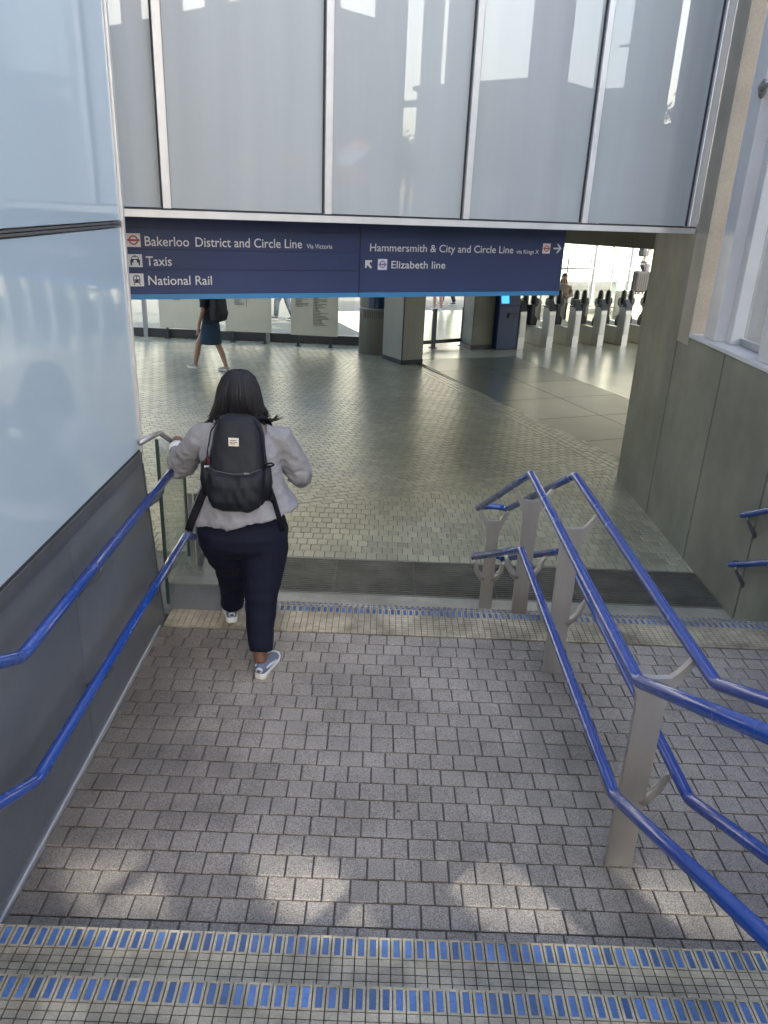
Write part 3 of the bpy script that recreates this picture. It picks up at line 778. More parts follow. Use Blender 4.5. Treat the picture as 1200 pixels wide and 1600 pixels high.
# round steel column with screen, and square pillar
pillar_m = mat('pillar_cladding', (.27, .265, .225), .38, .35, var=.1, vs=3, stretch=(1, 1, .2))
rc = thing('round_column', 'round ribbed steel column with a dark screen band', 'column', (-.20, 17.02, FL))
b = MB(); b.lathe([(.36, 0), (.36, 3.02)], n=48); b.build('shaft', pillar_m, rc)
b = MB(); b.lathe([(.362, .955), (.368, .955), (.368, .975), (.362, .975)], n=48); b.build('ring', steel2_m, rc)
for k in range(14):
    a_ = -pi/2+(-6.5+k)*.12; b = MB(); b.box((.361*math.cos(a_), .361*math.sin(a_), .85), (.012, .008, .15), rz=a_); b.build('rib', dk_m, rc)
b = MB(); pts = []
for z in (.98, 1.55): pts.append([(.364*math.cos(-2.0+k*.10), .364*math.sin(-2.0+k*.10), z) for k in range(11)])
b.rings(pts, cap=False, closed=False); b.build('screen', mat('navy_screen', (.01, .03, .08), .15, spec=.6), rc)
sp = thing('square_pillar', 'large grey metal clad square pillar beside the round steel column', 'pillar', (.37, 15.77, FL))
pd1 = Vector((.885, .465, 0)); pd2 = Vector((-.555, .83, 0))
def quadbox(o, pts, z0, z1, name, m_):
    b = MB(); b.prism([(p.x, p.y, z0) for p in pts], (0, 0, z1-z0)); return b.build(name, m_, o)
pillar_m = mat('pillar_cladding', (.27, .265, .225), .38, .35, var=.1, vs=3, stretch=(1, 1, .2))
o0 = Vector((0, 0, 0)); quadbox(sp, [o0, o0+pd1*.49, o0+pd1*.49+pd2*.72, o0+pd2*.72], 0, 3.02, 'shaft', pillar_m)
b = MB(); b.tube([(0, 0, 0), (0, 0, 3.0)], .012, 8); b.build('corner_trim', dk_m, sp)
q = [o0-pd1*.006-pd2*.006, o0+pd1*.496-pd2*.006, o0+pd1*.496+pd2*.726, o0-pd1*.006+pd2*.726]; quadbox(sp, q, .0, .09, 'skirting', dk_m)
# glass gate
gg = thing('glass_barrier', 'clear glass barrier gate between dark posts beside the square pillar', 'barrier', (.86, 17.72, FL), math.atan2(.66, 1.0))
for x in (.32, 1.17):
    b = MB(); b.box((x, 0, .44), (.085, .07, .88), bev=.004); b.build('post', dk_m, gg)
    b = MB(); b.box((x, 0, .008), (.15, .14, .016)); b.build('foot', dk_m, gg)
for x0, x1 in ((-.15, .275), (.365, 1.125)):
    b = MB(); b.box(((x0+x1)/2, 0, .50), (x1-x0, .012, .64)); b.build('pane', green_glass_m, gg)
    b = MB(); b.box(((x0+x1)/2, 0, .14), (x1-x0, .045, .08)); b.build('bottom_rail', dk_m, gg)
# second pillar and machine
p2 = thing('square_pillar', 'pale stone pillar between the glass barrier and the blue machine', 'pillar', (2.19, 18.12, FL), TH)
b = MB(); b.box((0, .1, 1.51), (.56, .5, 3.02), bev=.02); b.build('shaft', concr_m, p2)
b = MB(); b.box((0, .1, .05), (.58, .52, .10)); b.build('skirting', dk_m, p2)
tm = thing('ticket_machine', 'dark blue ticket machine standing beside the pale pillar', 'machine', (2.76, 18.25, FL), TH)
mb_m = mat('machine_blue', (.012, .03, .085), .35, var=.1, vs=4)
b = MB(); b.box((0, .05, .50), (.56, .5, 1.0), bev=.015); b.build('body', mb_m, tm)
b = MB(); b.prism([(-.28, -.20, 1.0), (-.28, .30, 1.0), (-.28, .30, 1.75), (-.28, -.02, 1.75)], (.56, 0, 0)); b.build('head', mb_m, tm)
b = MB(); b.prism([(-.24, -.197, 1.05), (-.24, -.205, 1.05), (-.24, -.15, 1.30), (-.24, -.142, 1.30)], (.2, 0, 0)); b.build('screen', mat('lit_blue_screen', (.03, .2, .6), .3, emit=.6), tm)
b = MB(); b.box((.08, -.215, .78), (.22, .02, .10)); b.build('tray', dk_m, tm)

# ticket gates
gm = mat('gate_steel', (.42, .42, .38), .35, .6, var=.08, vs=5); pad_m = mat('gate_paddle', (.012, .016, .016), .35)
def make_gate():
    o = thing('ticket_gate', '', 'ticket gate', group='ticket gates in a row across the concourse')
    b = MB(); b.box((0, .9, .21), (.16, 1.78, .42), bev=.004); b.build('plinth', mat('gate_side', (.52, .51, .43), .4, .2), o)
    for y0, y1 in ((0, .24), (1.56, 1.8)):
        b = MB(); b.prism([(-.09, y0, 0), (-.09, y0, .86), (-.09, y0+.05, .93), (-.09, y1, .93), (-.09, y1, 0)], (.18, 0, 0)); b.build('cabinet', gm, o)
    b = MB(); b.box((0, .9, .66), (.10, .34, .48), bev=.01); b.build('motor_housing', dk_m, o)
    b = MB(); b.prism([(-.096, -.005, .85), (-.096, .05, .955), (-.096, .25, .955), (-.096, .25, .925), (-.096, .06, .925), (-.096, .005, .85)], (.192, 0, 0)); b.build('top_cover', dk_m, o)
    b = MB(); b.prism([(-.07, .02, .945), (-.07, .16, .945), (-.07, .16, 1.10), (-.07, .10, 1.10)], (.14, 0, 0)); b.build('card_reader', dk_m, o)
    b = MB(); b.box((0, -.004, .52), (.15, .012, .5)); b.build('front_panel', steel2_m, o)
    for s_ in (-1, 1):
        b = MB(); P_ = [(.06, .36), (.20, .30), (.27, .36), (.285, .50), (.25, .58), (.20, .62), (.16, .74), (.20, .82), (.26, .86), (.285, .93), (.27, 1.02), (.22, 1.05), (.16, 1.0), (.09, .92), (.05, .86)]
        b.prism([(s_*x, .92, z) for x, z in P_][::s_], (0, .03, 0)); b.build('paddle', pad_m, o)
        b = MB(); b.lathe([(.0, 0), (.06, .005), (.072, .03), (.072, .24), (.055, .31), (.0, .345)], (s_*.125, .93, .90), 14); b.build('paddle_cap', pad_m, o)
    return o
gp = [(3.20, 18.27), (3.93, 18.56), (4.61, 18.86), (5.29, 19.13), (5.95, 19.36), (6.62, 19.66), (7.29, 19.96)]
gl = ['first ticket gate cabinet from the blue machine', 'second ticket gate cabinet from the blue machine', 'third ticket gate cabinet from the blue machine', 'fourth ticket gate cabinet from the blue machine', 'fifth ticket gate cabinet from the blue machine', 'sixth ticket gate cabinet from the blue machine', 'last ticket gate cabinet, mostly behind the concrete pier']
g0 = make_gate()
for i, (x, y) in enumerate(gp):
    o = g0 if i == 0 else copy_tree(g0)
    o.location = (x, y, FL); o.rotation_euler = (0, 0, TH+.05); o['label'] = gl[i]
# security camera under the facade
dc = thing('dome_camera', 'small white dome camera under the ceiling near the right pier', 'camera', (2.30, 9.32, 2.56))
b = MB(); b.lathe([(.075, 0), (.075, -.03), (.065, -.07)]); b.build('housing', lgrey_m, dc)
b = MB(); b.ball((0, 0, -.085), .058, 16, 10); b.build('dome', dk_m, dc)

# far glazed edge beyond the gates: glazing, railing, footbridge
fg = thing('far_glazing', 'pale glazed screen with slim mullions beyond the ticket gates', 'window', (6.9, 25.75, FL), TH)
b = MB(); b.box((0, 0, .14), (9, .2, .28)); b.build('kerb', mat('pale_green_kerb', (.36, .38, .28), .6), fg)
for k in range(8):
    b = MB(); b.box((-3.5+k*1.45+.25, 0, 1.8), (.07, .12, 3.6)); b.build('mullion', lgrey_m, fg)
for k in range(7):
    b = MB(); b.box((-3.5+k*1.45+.975, 0, 1.95), (1.36, .012, 3.3)); b.build('pane', clear_m, fg)
rl = thing('guard_railing', 'slim grey guard railing in front of the far glazed screen', 'railing', (6.2, 24.75, FL), TH)
b = MB(); b.tube([(-3.5, 0, 1.42), (2.1, 0, 1.42), (2.5, -.35, 1.15), (2.6, -.6, 1.15)], .022, 8); b.build('top_rail', grey_m, rl)
for k in range(7):
    b = MB(); b.tube([(-3.4+k*.86, 0, 0), (-3.4+k*.86, 0, 1.72)], .024, 8); b.build('post', grey_m, rl)
b = MB(); b.box((-.4, 0, .25), (6.2, .03, .05)); b.build('bottom_rail', grey_m, rl)
fbm = mat('bridge_paint', (.50, .55, .42), .6)
fbr = thing('footbridge', 'pale green lattice footbridge outside beyond the far glazing', 'bridge', (9.5, 33, FL), TH)
for z in (.5, 1.25, 2.5):
    b = MB(); b.box((0, 0, z), (22, .25, .16 if z < 2 else .22)); b.build('chord', fbm, fbr)
for k in range(9):
    x = -9.6+k*2.4
    b = MB(); b.tube([(x, 0, 1.3), (x+.6, 0, 1.95), (x+1.2, 0, 2.42), (x+1.8, 0, 1.95), (x+2.4, 0, 1.3)], .07, 8); b.build('lattice_arch', fbm, fbr)
for k in range(5):
    b = MB(); b.box((-9.6+k*4.8, 0, .2), (.4, .4, .6)); b.build('pier', fbm, fbr)

wb = thing('reflection_backdrop', 'long pale backdrop block added far beyond the station windows to brighten floor reflections', 'building', (-6, 52, -.48))  # added so the floor reflects a warm sunlit wall instead of blue sky
b = MB(); b.box((0, 0, 7), (90, 8, 14)); b.build('wall', mat('cream_render', (.62, .60, .50), .85, var=.06, vs=.3, world=True), wb)
for j in range(3):
    for k in range(20):
        b = MB(); b.box((-38+k*4, -4.02, 3.2+j*3.6), (1.5, .06, 1.8)); b.build('window', lgrey_m, wb)
# ------------------------------------------------------------------ street side seen in the glass: building, parasols, stalls, lamp, trees
ST = 1.45
hb_m = mat('buff_brick', (.42, .33, .24), .85, var=.12, vs=2, world=True); dh_m = mat('grey_render', (.14, .15, .15), .8, var=.1, vs=1, world=True)
hb = thing('corner_building', 'buff brick corner building with dark windows across the street', 'building', (30, -11.4, ST))
b = MB(); b.box((0, 0, 3.0), (8, 6.8, 6.0)); b.build('wall', hb_m, hb)
b = MB(); b.box((0, 0, 6.05), (8.3, 7.1, .2)); b.build('parapet', dh_m, hb)
for k in range(3):
    for j in range(2):
        b = MB(); b.box((-4.02, -2.2+k*2.2, 1.9+j*2.7), (.06, 1.1, 1.6)); w_ = b.build('window', dalum_m, hb)
        b = MB(); b.box((-4.05, -2.2+k*2.2, 1.9+j*2.7), (.05, .07, 1.6)); b.build('window_bar', lgrey_m, w_)
db = thing('low_hall', 'long low dark grey hall across the street', 'building', (27, -2, ST))
b = MB(); b.box((0, 0, 1.9), (9, 15, 3.8)); b.build('wall', dh_m, db); b = MB(); b.box((0, 0, 3.86), (9.3, 15.3, .14)); b.build('roof_edge', dalum_m, db)
for k in range(5):
    b = MB(); b.box((-4.52, -6+k*3, 1.2), (.06, 1.8, 1.6)); b.build('window', lgrey_m, db)
tb = thing('terrace_building', 'long grey terrace far across the street beyond the stalls', 'building', (34, -34, ST))
b = MB(); b.box((0, -7, 6.0), (9, 26, 12.0)); b.build('wall', mat('greenish_render', (.22, .25, .23), .8), tb)
for k in range(8):
    for j in range(2):
        b = MB(); b.box((-4.53, -18.4+k*3.2, 2.0+j*3.2), (.08, 1.4, 1.9)); b.build('window', dalum_m, tb)
pk_m = mat('pink_canvas', (.22, .10, .08), .8, var=.08, vs=3); _n = pk_m.node_tree; _t = _n.nodes.new('ShaderNodeBsdfTranslucent'); _t.inputs[0].default_value = (.75, .32, .26, 1); _a = _n.nodes.new('ShaderNodeAddShader')
_o = _n.nodes['Material Output']; _n.links.new(_n.nodes['Principled BSDF'].outputs[0], _a.inputs[0]); _n.links.new(_t.outputs[0], _a.inputs[1]); _n.links.new(_a.outputs[0], _o.inputs[0])
pole_m = mat('pole_white', (.6, .6, .58), .4)
for (x, y, hh, lb) in ((13, -5.95, 2.75, 'pink parasol beside the market stalls, the taller one'), (11, -4.75, 2.1, 'lower pink parasol in front of the taller one'), (13, -9.6, 2.6, 'pink parasol farther along the market')):
    o = thing('parasol', lb, 'parasol', (x, y, ST), group='market parasols')
    b = MB(); b.lathe([(1.05, hh-.52), (.98, hh-.42), (.5, hh-.16), (.16, hh), (.05, hh+.1)], n=8); b.build('canopy', pk_m, o)
    b = MB(); b.tube([(0, 0, 0), (0, 0, hh)], .03, 8); b.build('pole', pole_m, o)
    b = MB(); b.lathe([(.25, 0), (.25, .08), (.06, .1)], n=12); b.build('foot', dk_m, o)
for (x, y, cc, lb) in ((10, -3.6, (.08, .16, .42), 'blue market stall beside the pink parasols'), (10.5, -7.2, (.55, .40, .06), 'yellow market stall beside the pink parasols'), (11, -12.2, (.45, .1, .09), 'red roofed market stall at the end of the row')):
    o = thing('market_stall', lb, 'stall', (x, y, ST), group='market stalls'); mm = mat('stall_%d' % int(-y), cc, .6)
    b = MB(); b.box((0, 0, .45), (.8, 1.3, .9)); b.build('counter', mm, o)
    for sx in (-.36, .36):
        for sy in (-.6, .6):
            b = MB(); b.tube([(sx, sy, .9), (sx, sy, 1.95)], .02, 6); b.build('pole', pole_m, o)
    b = MB(); b.prism([(-.5, -.75, 1.95), (.5, -.75, 1.95), (0, -.75, 2.3)], (0, 1.5, 0)); b.build('roof', mm, o)
    for k in range(4):
        b = MB(); b.box((-.1, -.45+k*.3, 1.0), (.25, .22, .2)); b.build('goods', mat('goods_%d' % k, ((.6, .5, .2), (.2, .4, .15), (.5, .15, .1), (.7, .7, .65))[k], .7), o)
lp = thing('street_lamp', 'tall grey street lamp across the street', 'street lamp', (20, -.95, ST))
b = MB(); b.tube([(0, 0, 0), (0, 0, 3), (0, 0, 5.6), (0, -.1, 5.75), (0, -.5, 5.85)], [.07, .05, .04, .035, .03], 8); b.build('pole', grey_m, lp)
b = MB(); b.box((0, -.62, 5.87), (.14, .4, .06), bev=.01); b.build('lantern', lgrey_m, lp)
leaf_m = mat('foliage', (.07, .11, .04), .8, rnd=.4)
def tree(x, y, hh, r, lb, seed):
    o = thing('tree', lb, 'tree', (x, y, ST), group='street trees'); rr = random.Random(seed)
    b = MB(); b.tube([(0, 0, 0), (.05, 0, hh*.4), (0, .1, hh*.8)], [.16, .11, .04], 8)
    for k in range(7):
        a_ = rr.uniform(0, 6.28); b.tube([(0, 0, hh*(.4+.05*k)), (r*.6*math.cos(a_), r*.6*math.sin(a_), hh*(.55+.05*k))], [.05, .015], 6)
    b.build('trunk', mat('bark', (.08, .06, .045), .9), o)
    b = MB()
    cl = [(rr.gauss(0, r*.45), rr.gauss(0, r*.45), hh*.72+rr.gauss(0, r*.38)) for _ in range(34)]
    for c_ in cl:
        for _ in range(55):
            p_ = Vector(c_)+Vector((rr.gauss(0, .22), rr.gauss(0, .22), rr.gauss(0, .2))); d1 = Vector((rr.uniform(-1, 1), rr.uniform(-1, 1), rr.uniform(-1, 1))).normalized()*.11; d2 = Vector((rr.uniform(-1, 1), rr.uniform(-1, 1), rr.uniform(-1, 1))).normalized()*.07
            b.add([p_-d1, p_+d2, p_+d1, p_-d2], [(0, 1, 2, 3)])
    b.build('crown', leaf_m, o)
tree(23, -12.6, 4.0, 1.0, 'round street tree before the buff corner building', 1); tree(26, -17.8, 6.2, 1.2, 'tall street tree left of the buff corner building', 2); tree(33, -4.5, 6.6, 1.3, 'street tree rising behind the low grey hall', 3)

# ------------------------------------------------------------------ people
skin_m = mat('brown_skin', (.16, .075, .045), .5, var=.06, vs=8); skin2_m = mat('tan_skin', (.36, .20, .13), .5)
jacket_m = mat('grey_jacket', (.22, .213, .218), .85, var=.10, vs=14, speck=.16, ss=420, bump=.25, bs=350, spec=.2)
trous_m = mat('navy_trousers', (.0065, .008, .018), .8, var=.15, vs=8, bump=.15, bs=300, spec=.18)
hair_m = mat('black_hair', (.008, .007, .008), .5, var=.25, vs=20, spec=.3)
pack_m = mat('black_nylon', (.007, .008, .012), .58, var=.2, vs=9, bump=.2, bs=420, spec=.3)
strap_m = mat('black_webbing', (.008, .008, .010), .8, spec=.12)
wsole_m = mat('white_sole', (.70, .69, .63), .6); shoe_m = mat('grey_suede', (.12, .14, .19), .8); shoe2_m = mat('pale_mesh', (.50, .52, .58), .8)
def wr(amp, sc_, seed, vert=1.):
    def f(co, n):
        q = Vector((co.x*sc_, co.y*sc_, co.z*sc_*vert)) + Vector((seed, seed*2, 0))
        return co + n*(amp*(noise.noise(q)+.5*noise.noise(q*2.1)))
    return f
def sock_shoe(par, heel, ang, pitch, s=1., upper=shoe_m, sole=wsole_m, detail=True):
    E_ = bpy.data.objects.new('shoe', None)
    def T(x, y, z):
        v = Vector((x*s, y*s, z*s)); cp, sp_ = math.cos(pitch), math.sin(pitch); v = Vector((v.x, v.y*cp+v.z*sp_, v.z*cp-v.y*sp_))
        ca, sa = math.cos(ang), math.sin(ang); return Vector((v.x*ca-v.y*sa, v.x*sa+v.y*ca, v.z))+Vector(heel)
    W = [(0, .022), (.012, .033), (.04, .037), (.10, .035), (.15, .042), (.20, .046), (.235, .040), (.255, .026), (.262, .010)]
    rs = []
    for z, k in ((0, .93), (.008, 1.03), (.022, 1.04), (.032, .97)):
        ring = [T(w*k, y, z+(.010 if y > .22 else 0)+(.008 if y < .05 else 0)*(z > .02)) for y, w in W] + [T(-w*k, y, z+(.010 if y > .22 else 0)+(.008 if y < .05 else 0)*(z > .02)) for y, w in reversed(W)]
        rs.append(ring)
    b = MB(); b.rings(rs); so_ = b.build('shoe_sole', sole, par)
    rs = []
    for y, w, h_ in ((.002, .020, .072), (.012, .031, .085), (.05, .035, .088), (.09, .034, .086), (.12, .036, .083), (.15, .041, .068), (.19, .044, .056), (.225, .040, .047), (.248, .026, .040), (.258, .012, .034)):
        rs.append([T(w*math.copysign(abs(math.cos(a))**.75, math.cos(a)), y, .026+(h_-.026)*max(0, math.sin(a))**.8) for a in [pi*k/12 for k in range(13)]])
    b = MB(); b.rings(rs, closed=False); up_ = b.build('shoe_upper', upper, par)
    if detail:
        n = 14; rs = [[T(r*math.cos(2*pi*k/n), -.004+.03*max(0, (.055-(r*math.sin(2*pi*k/n)+.057))), .060+r*math.sin(2*pi*k/n)*.9) for k in range(n)] for r in (.021, .021)]
        rs[0] = [p+ (T(0, .01, 0)-T(0, 0, 0)) for p in rs[0]]
        b = MB(); b.rings(rs); b.build('heel_patch', shoe2_m, up_)
        rs = [[T(r*math.cos(2*pi*k/n), -.0065, .060+r*math.sin(2*pi*k/n)*.8) for k in range(n)] for r in (.012, .0115)]
        b = MB(); b.rings(rs); b.build('heel_mark', shoe_m, up_)
        for sx in (-1, 1):
            b = MB(); b.tube([T(sx*.036, .03, .070), T(sx*.0385, .08, .062), T(sx*.042, .13, .048), T(sx*.044, .16, .050)], [.005, .009, .008, .003], 8); b.build('side_panel', shoe2_m, up_)
    return up_

WX, WY = -.80, 4.15
pw = thing('person', 'person in grey jacket and navy trousers walking down the steps with a black backpack', 'person', (WX, WY, 0))
O_ = Vector((WX, WY, 0))
def Lc(mb): mb.v = [tuple(Vector(v)-O_) for v in mb.v]; return mb
# body (one continuous mesh)
b = MB()
b.ball((-.835, 4.44, 1.565), (.075, .095, .112), 18, 14); b.ball((-.838, 4.49, 1.525), (.055, .055, .065))
b.ball((-.84, 4.537, 1.545), (.014, .018, .02)); b.ball((-.912, 4.43, 1.56), (.012, .025, .032)); b.ball((-.760, 4.43, 1.56), (.012, .025, .032))
b.tube([(-.832, 4.43, 1.50), (-.825, 4.40, 1.44), (-.82, 4.36, 1.36)], [.052, .055, .07], 14)
b.ell([(-.80, 4.2, .86, .19, .12), (-.80, 4.24, 1.05, .17, .11), (-.81, 4.30, 1.25, .18, .10), (-.815, 4.34, 1.37, .15, .08)])
b.tube([(-.93, 4.33, 1.34), (-1.03, 4.34, 1.325), (-1.195, 4.47, 1.095), (-1.295, 4.70, 1.135), (-1.318, 4.79, 1.155)], [.05, .05, .042, .033, .027], 10)
b.tube([(-.70, 4.33, 1.34), (-.60, 4.34, 1.335), (-.485, 4.40, 1.11), (-.51, 4.62, 1.06), (-.53, 4.70, 1.06)], [.05, .05, .042, .033, .027], 10)
b.tube([(-.69, 4.2, .84), (-.675, 4.07, .48), (-.662, 3.94, .17), (-.655, 3.895, .08)], [.09, .06, .05, .036], 10)
b.tube([(-.89, 4.2, .84), (-.897, 4.36, .49), (-.925, 4.47, .16), (-.935, 4.495, .08)], [.09, .06, .05, .036], 10)
zr = lambda y: 1.285-.523*(y-4.52)
b.tube([(-1.316, 4.785, 1.156), (-1.322, 4.82, zr(4.82)+.030), (-1.325, 4.875, zr(4.875)+.026)], [.027, .033, .028], 10, flat=.6)
for k in range(4):
    y = 4.842+k*.021; z = zr(y); L_ = (1., 1.08, 1.03, .85)[k]
    b.tube([(RX+.022, y, z+.028), (RX-.002, y+.003, z+.033), (RX-.027*L_, y+.005, z+.014), (RX-.028, y+.004, z-.012*L_), (RX-.014, y+.002, z-.026*L_)], [.0105, .010, .0095, .009, .007], 8)
b.tube([(-1.312, 4.81, zr(4.81)+.02), (-1.310, 4.85, zr(4.85)-.002), (-1.322, 4.895, zr(4.895)-.016)], [.012, .011, .008], 8)
b.tube([(-.53, 4.70, 1.06), (-.54, 4.75, 1.055), (-.55, 4.79, 1.05)], [.027, .034, .028], 10, flat=.6)
for k in range(4):
    b.tube([(-.52-.021*k, 4.785, 1.05), (-.525-.021*k, 4.83, 1.035), (-.53-.021*k, 4.845, 1.0), (-.535-.021*k, 4.825, .975)], [.010, .0095, .009, .007], 8)
b.tube([(-.525, 4.74, 1.05), (-.50, 4.775, 1.035), (-.505, 4.81, 1.01)], [.012, .0105, .008], 8)
body = Lc(b).build('body', skin_m, pw); remesh(body, .0075, 2)
# trousers
b = MB()
b.ell([(-.795, 4.205, .95, .215, .15), (-.79, 4.185, .89, .25, .18), (-.788, 4.170, .82, .268, .195), (-.786, 4.168, .75, .262, .185), (-.785, 4.18, .68, .20, .14)], 32, 2.2)
b.tube([(-.680, 4.175, .86), (-.668, 4.155, .72), (-.666, 4.115, .58), (-.668, 4.06, .46), (-.668, 3.985, .29), (-.655, 3.925, .145)], [.150, .152, .126, .102, .084, .070], 18)
b.tube([(-.895, 4.180, .86), (-.905, 4.195, .74), (-.902, 4.26, .62), (-.897, 4.345, .50), (-.912, 4.43, .30), (-.932, 4.48, .135)], [.150, .153, .132, .108, .086, .073], 18)
tr = Lc(b).build('trousers', trous_m, pw)
def tr_f(co, n):
    q = Vector((co.x*9, co.y*9, co.z*22)); low = max(0, 1-abs(co.z-.45)/.25)+max(0, 1-abs(co.z-.18)/.12)*1.2+max(0, 1-abs(co.z-.68)/.12)*.7
    return co + n*(.004*noise.noise(q*.6)+.006*low*noise.noise(q))
remesh(tr, .009, 5, .5, tr_f)
# jacket
b = MB()
b.ell([(-.785, 4.21, .912, .326, .248, .16, 0), (-.787, 4.21, .94, .316, .243, .15, 0), (-.79, 4.215, 1.0, .278, .215, .09, 0), (-.795, 4.235, 1.08, .240, .180, .03, 0), (-.80, 4.265, 1.18, .235, .170), (-.808, 4.295, 1.27, .242, .162), (-.815, 4.325, 1.335, .24, .145), (-.82, 4.35, 1.385, .19, .115), (-.825, 4.37, 1.425, .105, .08), (-.828, 4.38, 1.45, .07, .06)], 36)
b.tube([(-.95, 4.32, 1.345), (-1.045, 4.335, 1.315), (-1.135, 4.395, 1.20), (-1.205, 4.465, 1.095), (-1.245, 4.56, 1.095), (-1.275, 4.645, 1.12), (-1.288, 4.685, 1.132)], [.076, .088, .083, .080, .068, .055, .050], 16)
b.tube([(-.68, 4.32, 1.35), (-.59, 4.335, 1.325), (-.525, 4.37, 1.215), (-.478, 4.395, 1.105), (-.478, 4.48, 1.055), (-.495, 4.58, 1.04)], [.076, .088, .082, .078, .066, .055], 16)
jk = Lc(b).build('jacket', jacket_m, pw)
def jk_f(co, n):
    w = co + O_
    q = Vector((w.x*16, w.y*16, w.z*16)); d = 0
    dl = (w-Vector((-1.205, 4.465, 1.095))).length; dr = (w-Vector((-.478, 4.395, 1.10))).length
    fold = max(0, 1-min(dl, dr)/.18)
    d += .016*fold*(.5-abs(noise.noise(Vector((w.x*12+w.z*16, w.y*9, w.z*24))))*2)
    hem = max(0, (1.02-w.z)/.17)
    d += .009*hem*math.sin(math.atan2(w.y-4.22, w.x+.79)*7+1.1)*(.4+.6*noise.noise(Vector((w.x*4, w.y*4, 1))))
    d += .016*noise.noise(Vector((w.x*9, w.y*9, w.z*5)))+.007*(.4-abs(noise.noise(Vector((w.x*15+w.z*8, w.y*12, w.z*14))))*2)+.006*noise.noise(Vector((w.x*20+w.z*9, w.y*20, w.z*11)))
    if 1.0 < w.z < 1.25: d += .005*noise.noise(Vector((w.x*12, w.y*8, w.z*40)))
    return co + n*d
remesh(jk, .008, 4, .5, jk_f)
b = MB(); b.tube([(-1.282, 4.66, 1.125), (-1.296, 4.712, 1.140)], [.049, .047], 16); Lc(b).build('shirt_cuff', white_m, pw)
b = MB(); b.tube([(-.492, 4.565, 1.043), (-.502, 4.615, 1.04)], [.0565, .053], 16); Lc(b).build('shirt_cuff', white_m, pw)
b = MB(); b.tube([(-.90, 4.395, 1.405), (-.865, 4.325, 1.43), (-.825, 4.305, 1.435), (-.785, 4.325, 1.43), (-.745, 4.395, 1.408)], [.018, .022, .023, .022, .018], 10); Lc(b).build('collar', jacket_m, jk)
# shoes
sock_shoe(pw, (.655+(-.655)-.655-WX-.0, 3.835-WY, .005), R(-14), R(0))
sock_shoe(pw, (-.925-WX, 4.425-WY, .030), R(16), R(5))
# hair
b = MB()
b.ball((-.835, 4.43, 1.585), (.110, .124, .122), 22, 16)
b.ell([(-.83, 4.40, 1.425, .165, .055), (-.832, 4.395, 1.47, .150, .075), (-.833, 4.40, 1.53, .120, .095), (-.835, 4.415, 1.59, .102, .108), (-.835, 4.425, 1.65, .085, .09)], 28)
hr = Lc(b).build('hair', hair_m, pw)
def hair_f(co, n):
    w = co+O_; a = math.atan2(w.y-4.42, w.x+.835)
    return co + n*(.0035*math.sin(a*46+3*noise.noise(Vector((a*3, w.z*6, 0))))+.007*noise.noise(Vector((a*4, w.z*5, 3))))
remesh(hr, .0075, 3, .5, hair_f)
rr = random.Random(5); b = MB()
for k in range(330):
    a = rr.uniform(pi*.98, 2.02*pi) if k < 290 else rr.uniform(.0, 2*pi)
    ca, sa = math.cos(a), math.sin(a); le = rr.uniform(1.405, 1.47); o1 = rr.uniform(.0, .010)
    side = abs(ca)
    top = Vector((-.835+rr.gauss(0, .012)+.02*ca, 4.425+.02*sa, 1.703+rr.uniform(-.002, .004)))
    p05 = Vector((-.835+ca*(.052+o1*.5), 4.428+sa*(.056+o1*.5), 1.6985)); p1 = Vector((-.835+ca*(.090+o1*.6), 4.428+sa*(.101+o1*.6), 1.662)); p2 = Vector((-.834+ca*(.114+o1), 4.42+sa*(.124+o1), 1.60))
    p3 = Vector((-.832+ca*(.132+o1), 4.405+sa*(.110+o1), 1.52)); p4 = Vector((-.830+ca*(.158+o1+rr.gauss(0, .006)), 4.395+sa*(.085+o1), le))
    pts = [top, p05, p1, p2, p3, p4]
    if rr.random() < .3: pts.append(p4+Vector((ca*rr.uniform(.0, .03), -.01, -.02)))
    sm = [];
    for i in range(len(pts)-1): sm += [pts[i], (pts[i]+pts[i+1])/2]
    sm.append(pts[-1])
    b.tube(sm, [.0042]*(len(sm)-2)+[.003, .0008], 5)
for k in range(12):   # the loose flick on the right and the tip on the left
    s0 = Vector((-.715+rr.gauss(0, .006), 4.37, 1.475+rr.gauss(0, .008)))
    b.tube([s0, s0+Vector((.04, -.01, -.035)), s0+Vector((.085, -.015, -.040+rr.gauss(0, .004))), s0+Vector((.125+rr.gauss(0, .008), -.012, -.010+rr.gauss(0, .008)))], [.006, .005, .004, .001], 5)
for k in range(6):
    s0 = Vector((-.955+rr.gauss(0, .006), 4.37, 1.475)); b.tube([s0, s0+Vector((-.03, -.005, -.045)), s0+Vector((-.075, -.012, -.075+rr.gauss(0, .006)))], [.006, .004, .001], 5)
Lc(b).build('hair_strands', hair_m, hr, kind='stuff')

# backpack (held: a thing of its own)
bp = thing('backpack', 'black nylon backpack with small white label worn by the person in grey jacket', 'backpack', (-.80, 4.08, 1.0))
BO = Vector((-.80, 4.08, 1.0)); bp.scale = (.90, 1, 1.02)
def Bl(mb): mb.v = [tuple(Vector(v)-BO) for v in mb.v]; return mb
b = MB()
prof = [(.985, .115, .06, 4.10), (1.0, .155, .085, 4.095), (1.045, .178, .100, 4.09), (1.13, .186, .105, 4.095), (1.22, .182, .100, 4.11), (1.30, .172, .092, 4.13), (1.38, .160, .084, 4.15), (1.44, .145, .072, 4.165), (1.48, .120, .055, 4.175), (1.50, .080, .035, 4.18)]
b.ell([(-.795-(z-1.2)*.0, y, z, rx, ry) for z, rx, ry, y in prof], 40, 3.0)
pk = Bl(b).build('main_bag', pack_m, bp)
def pk_f(co, n):
    w = co+BO
    d = .006*noise.noise(Vector((w.x*9, w.y*6, w.z*7))) + .004*noise.noise(Vector((w.x*22+w.z*12, w.y*9, w.z*9)))
    return co+n*d
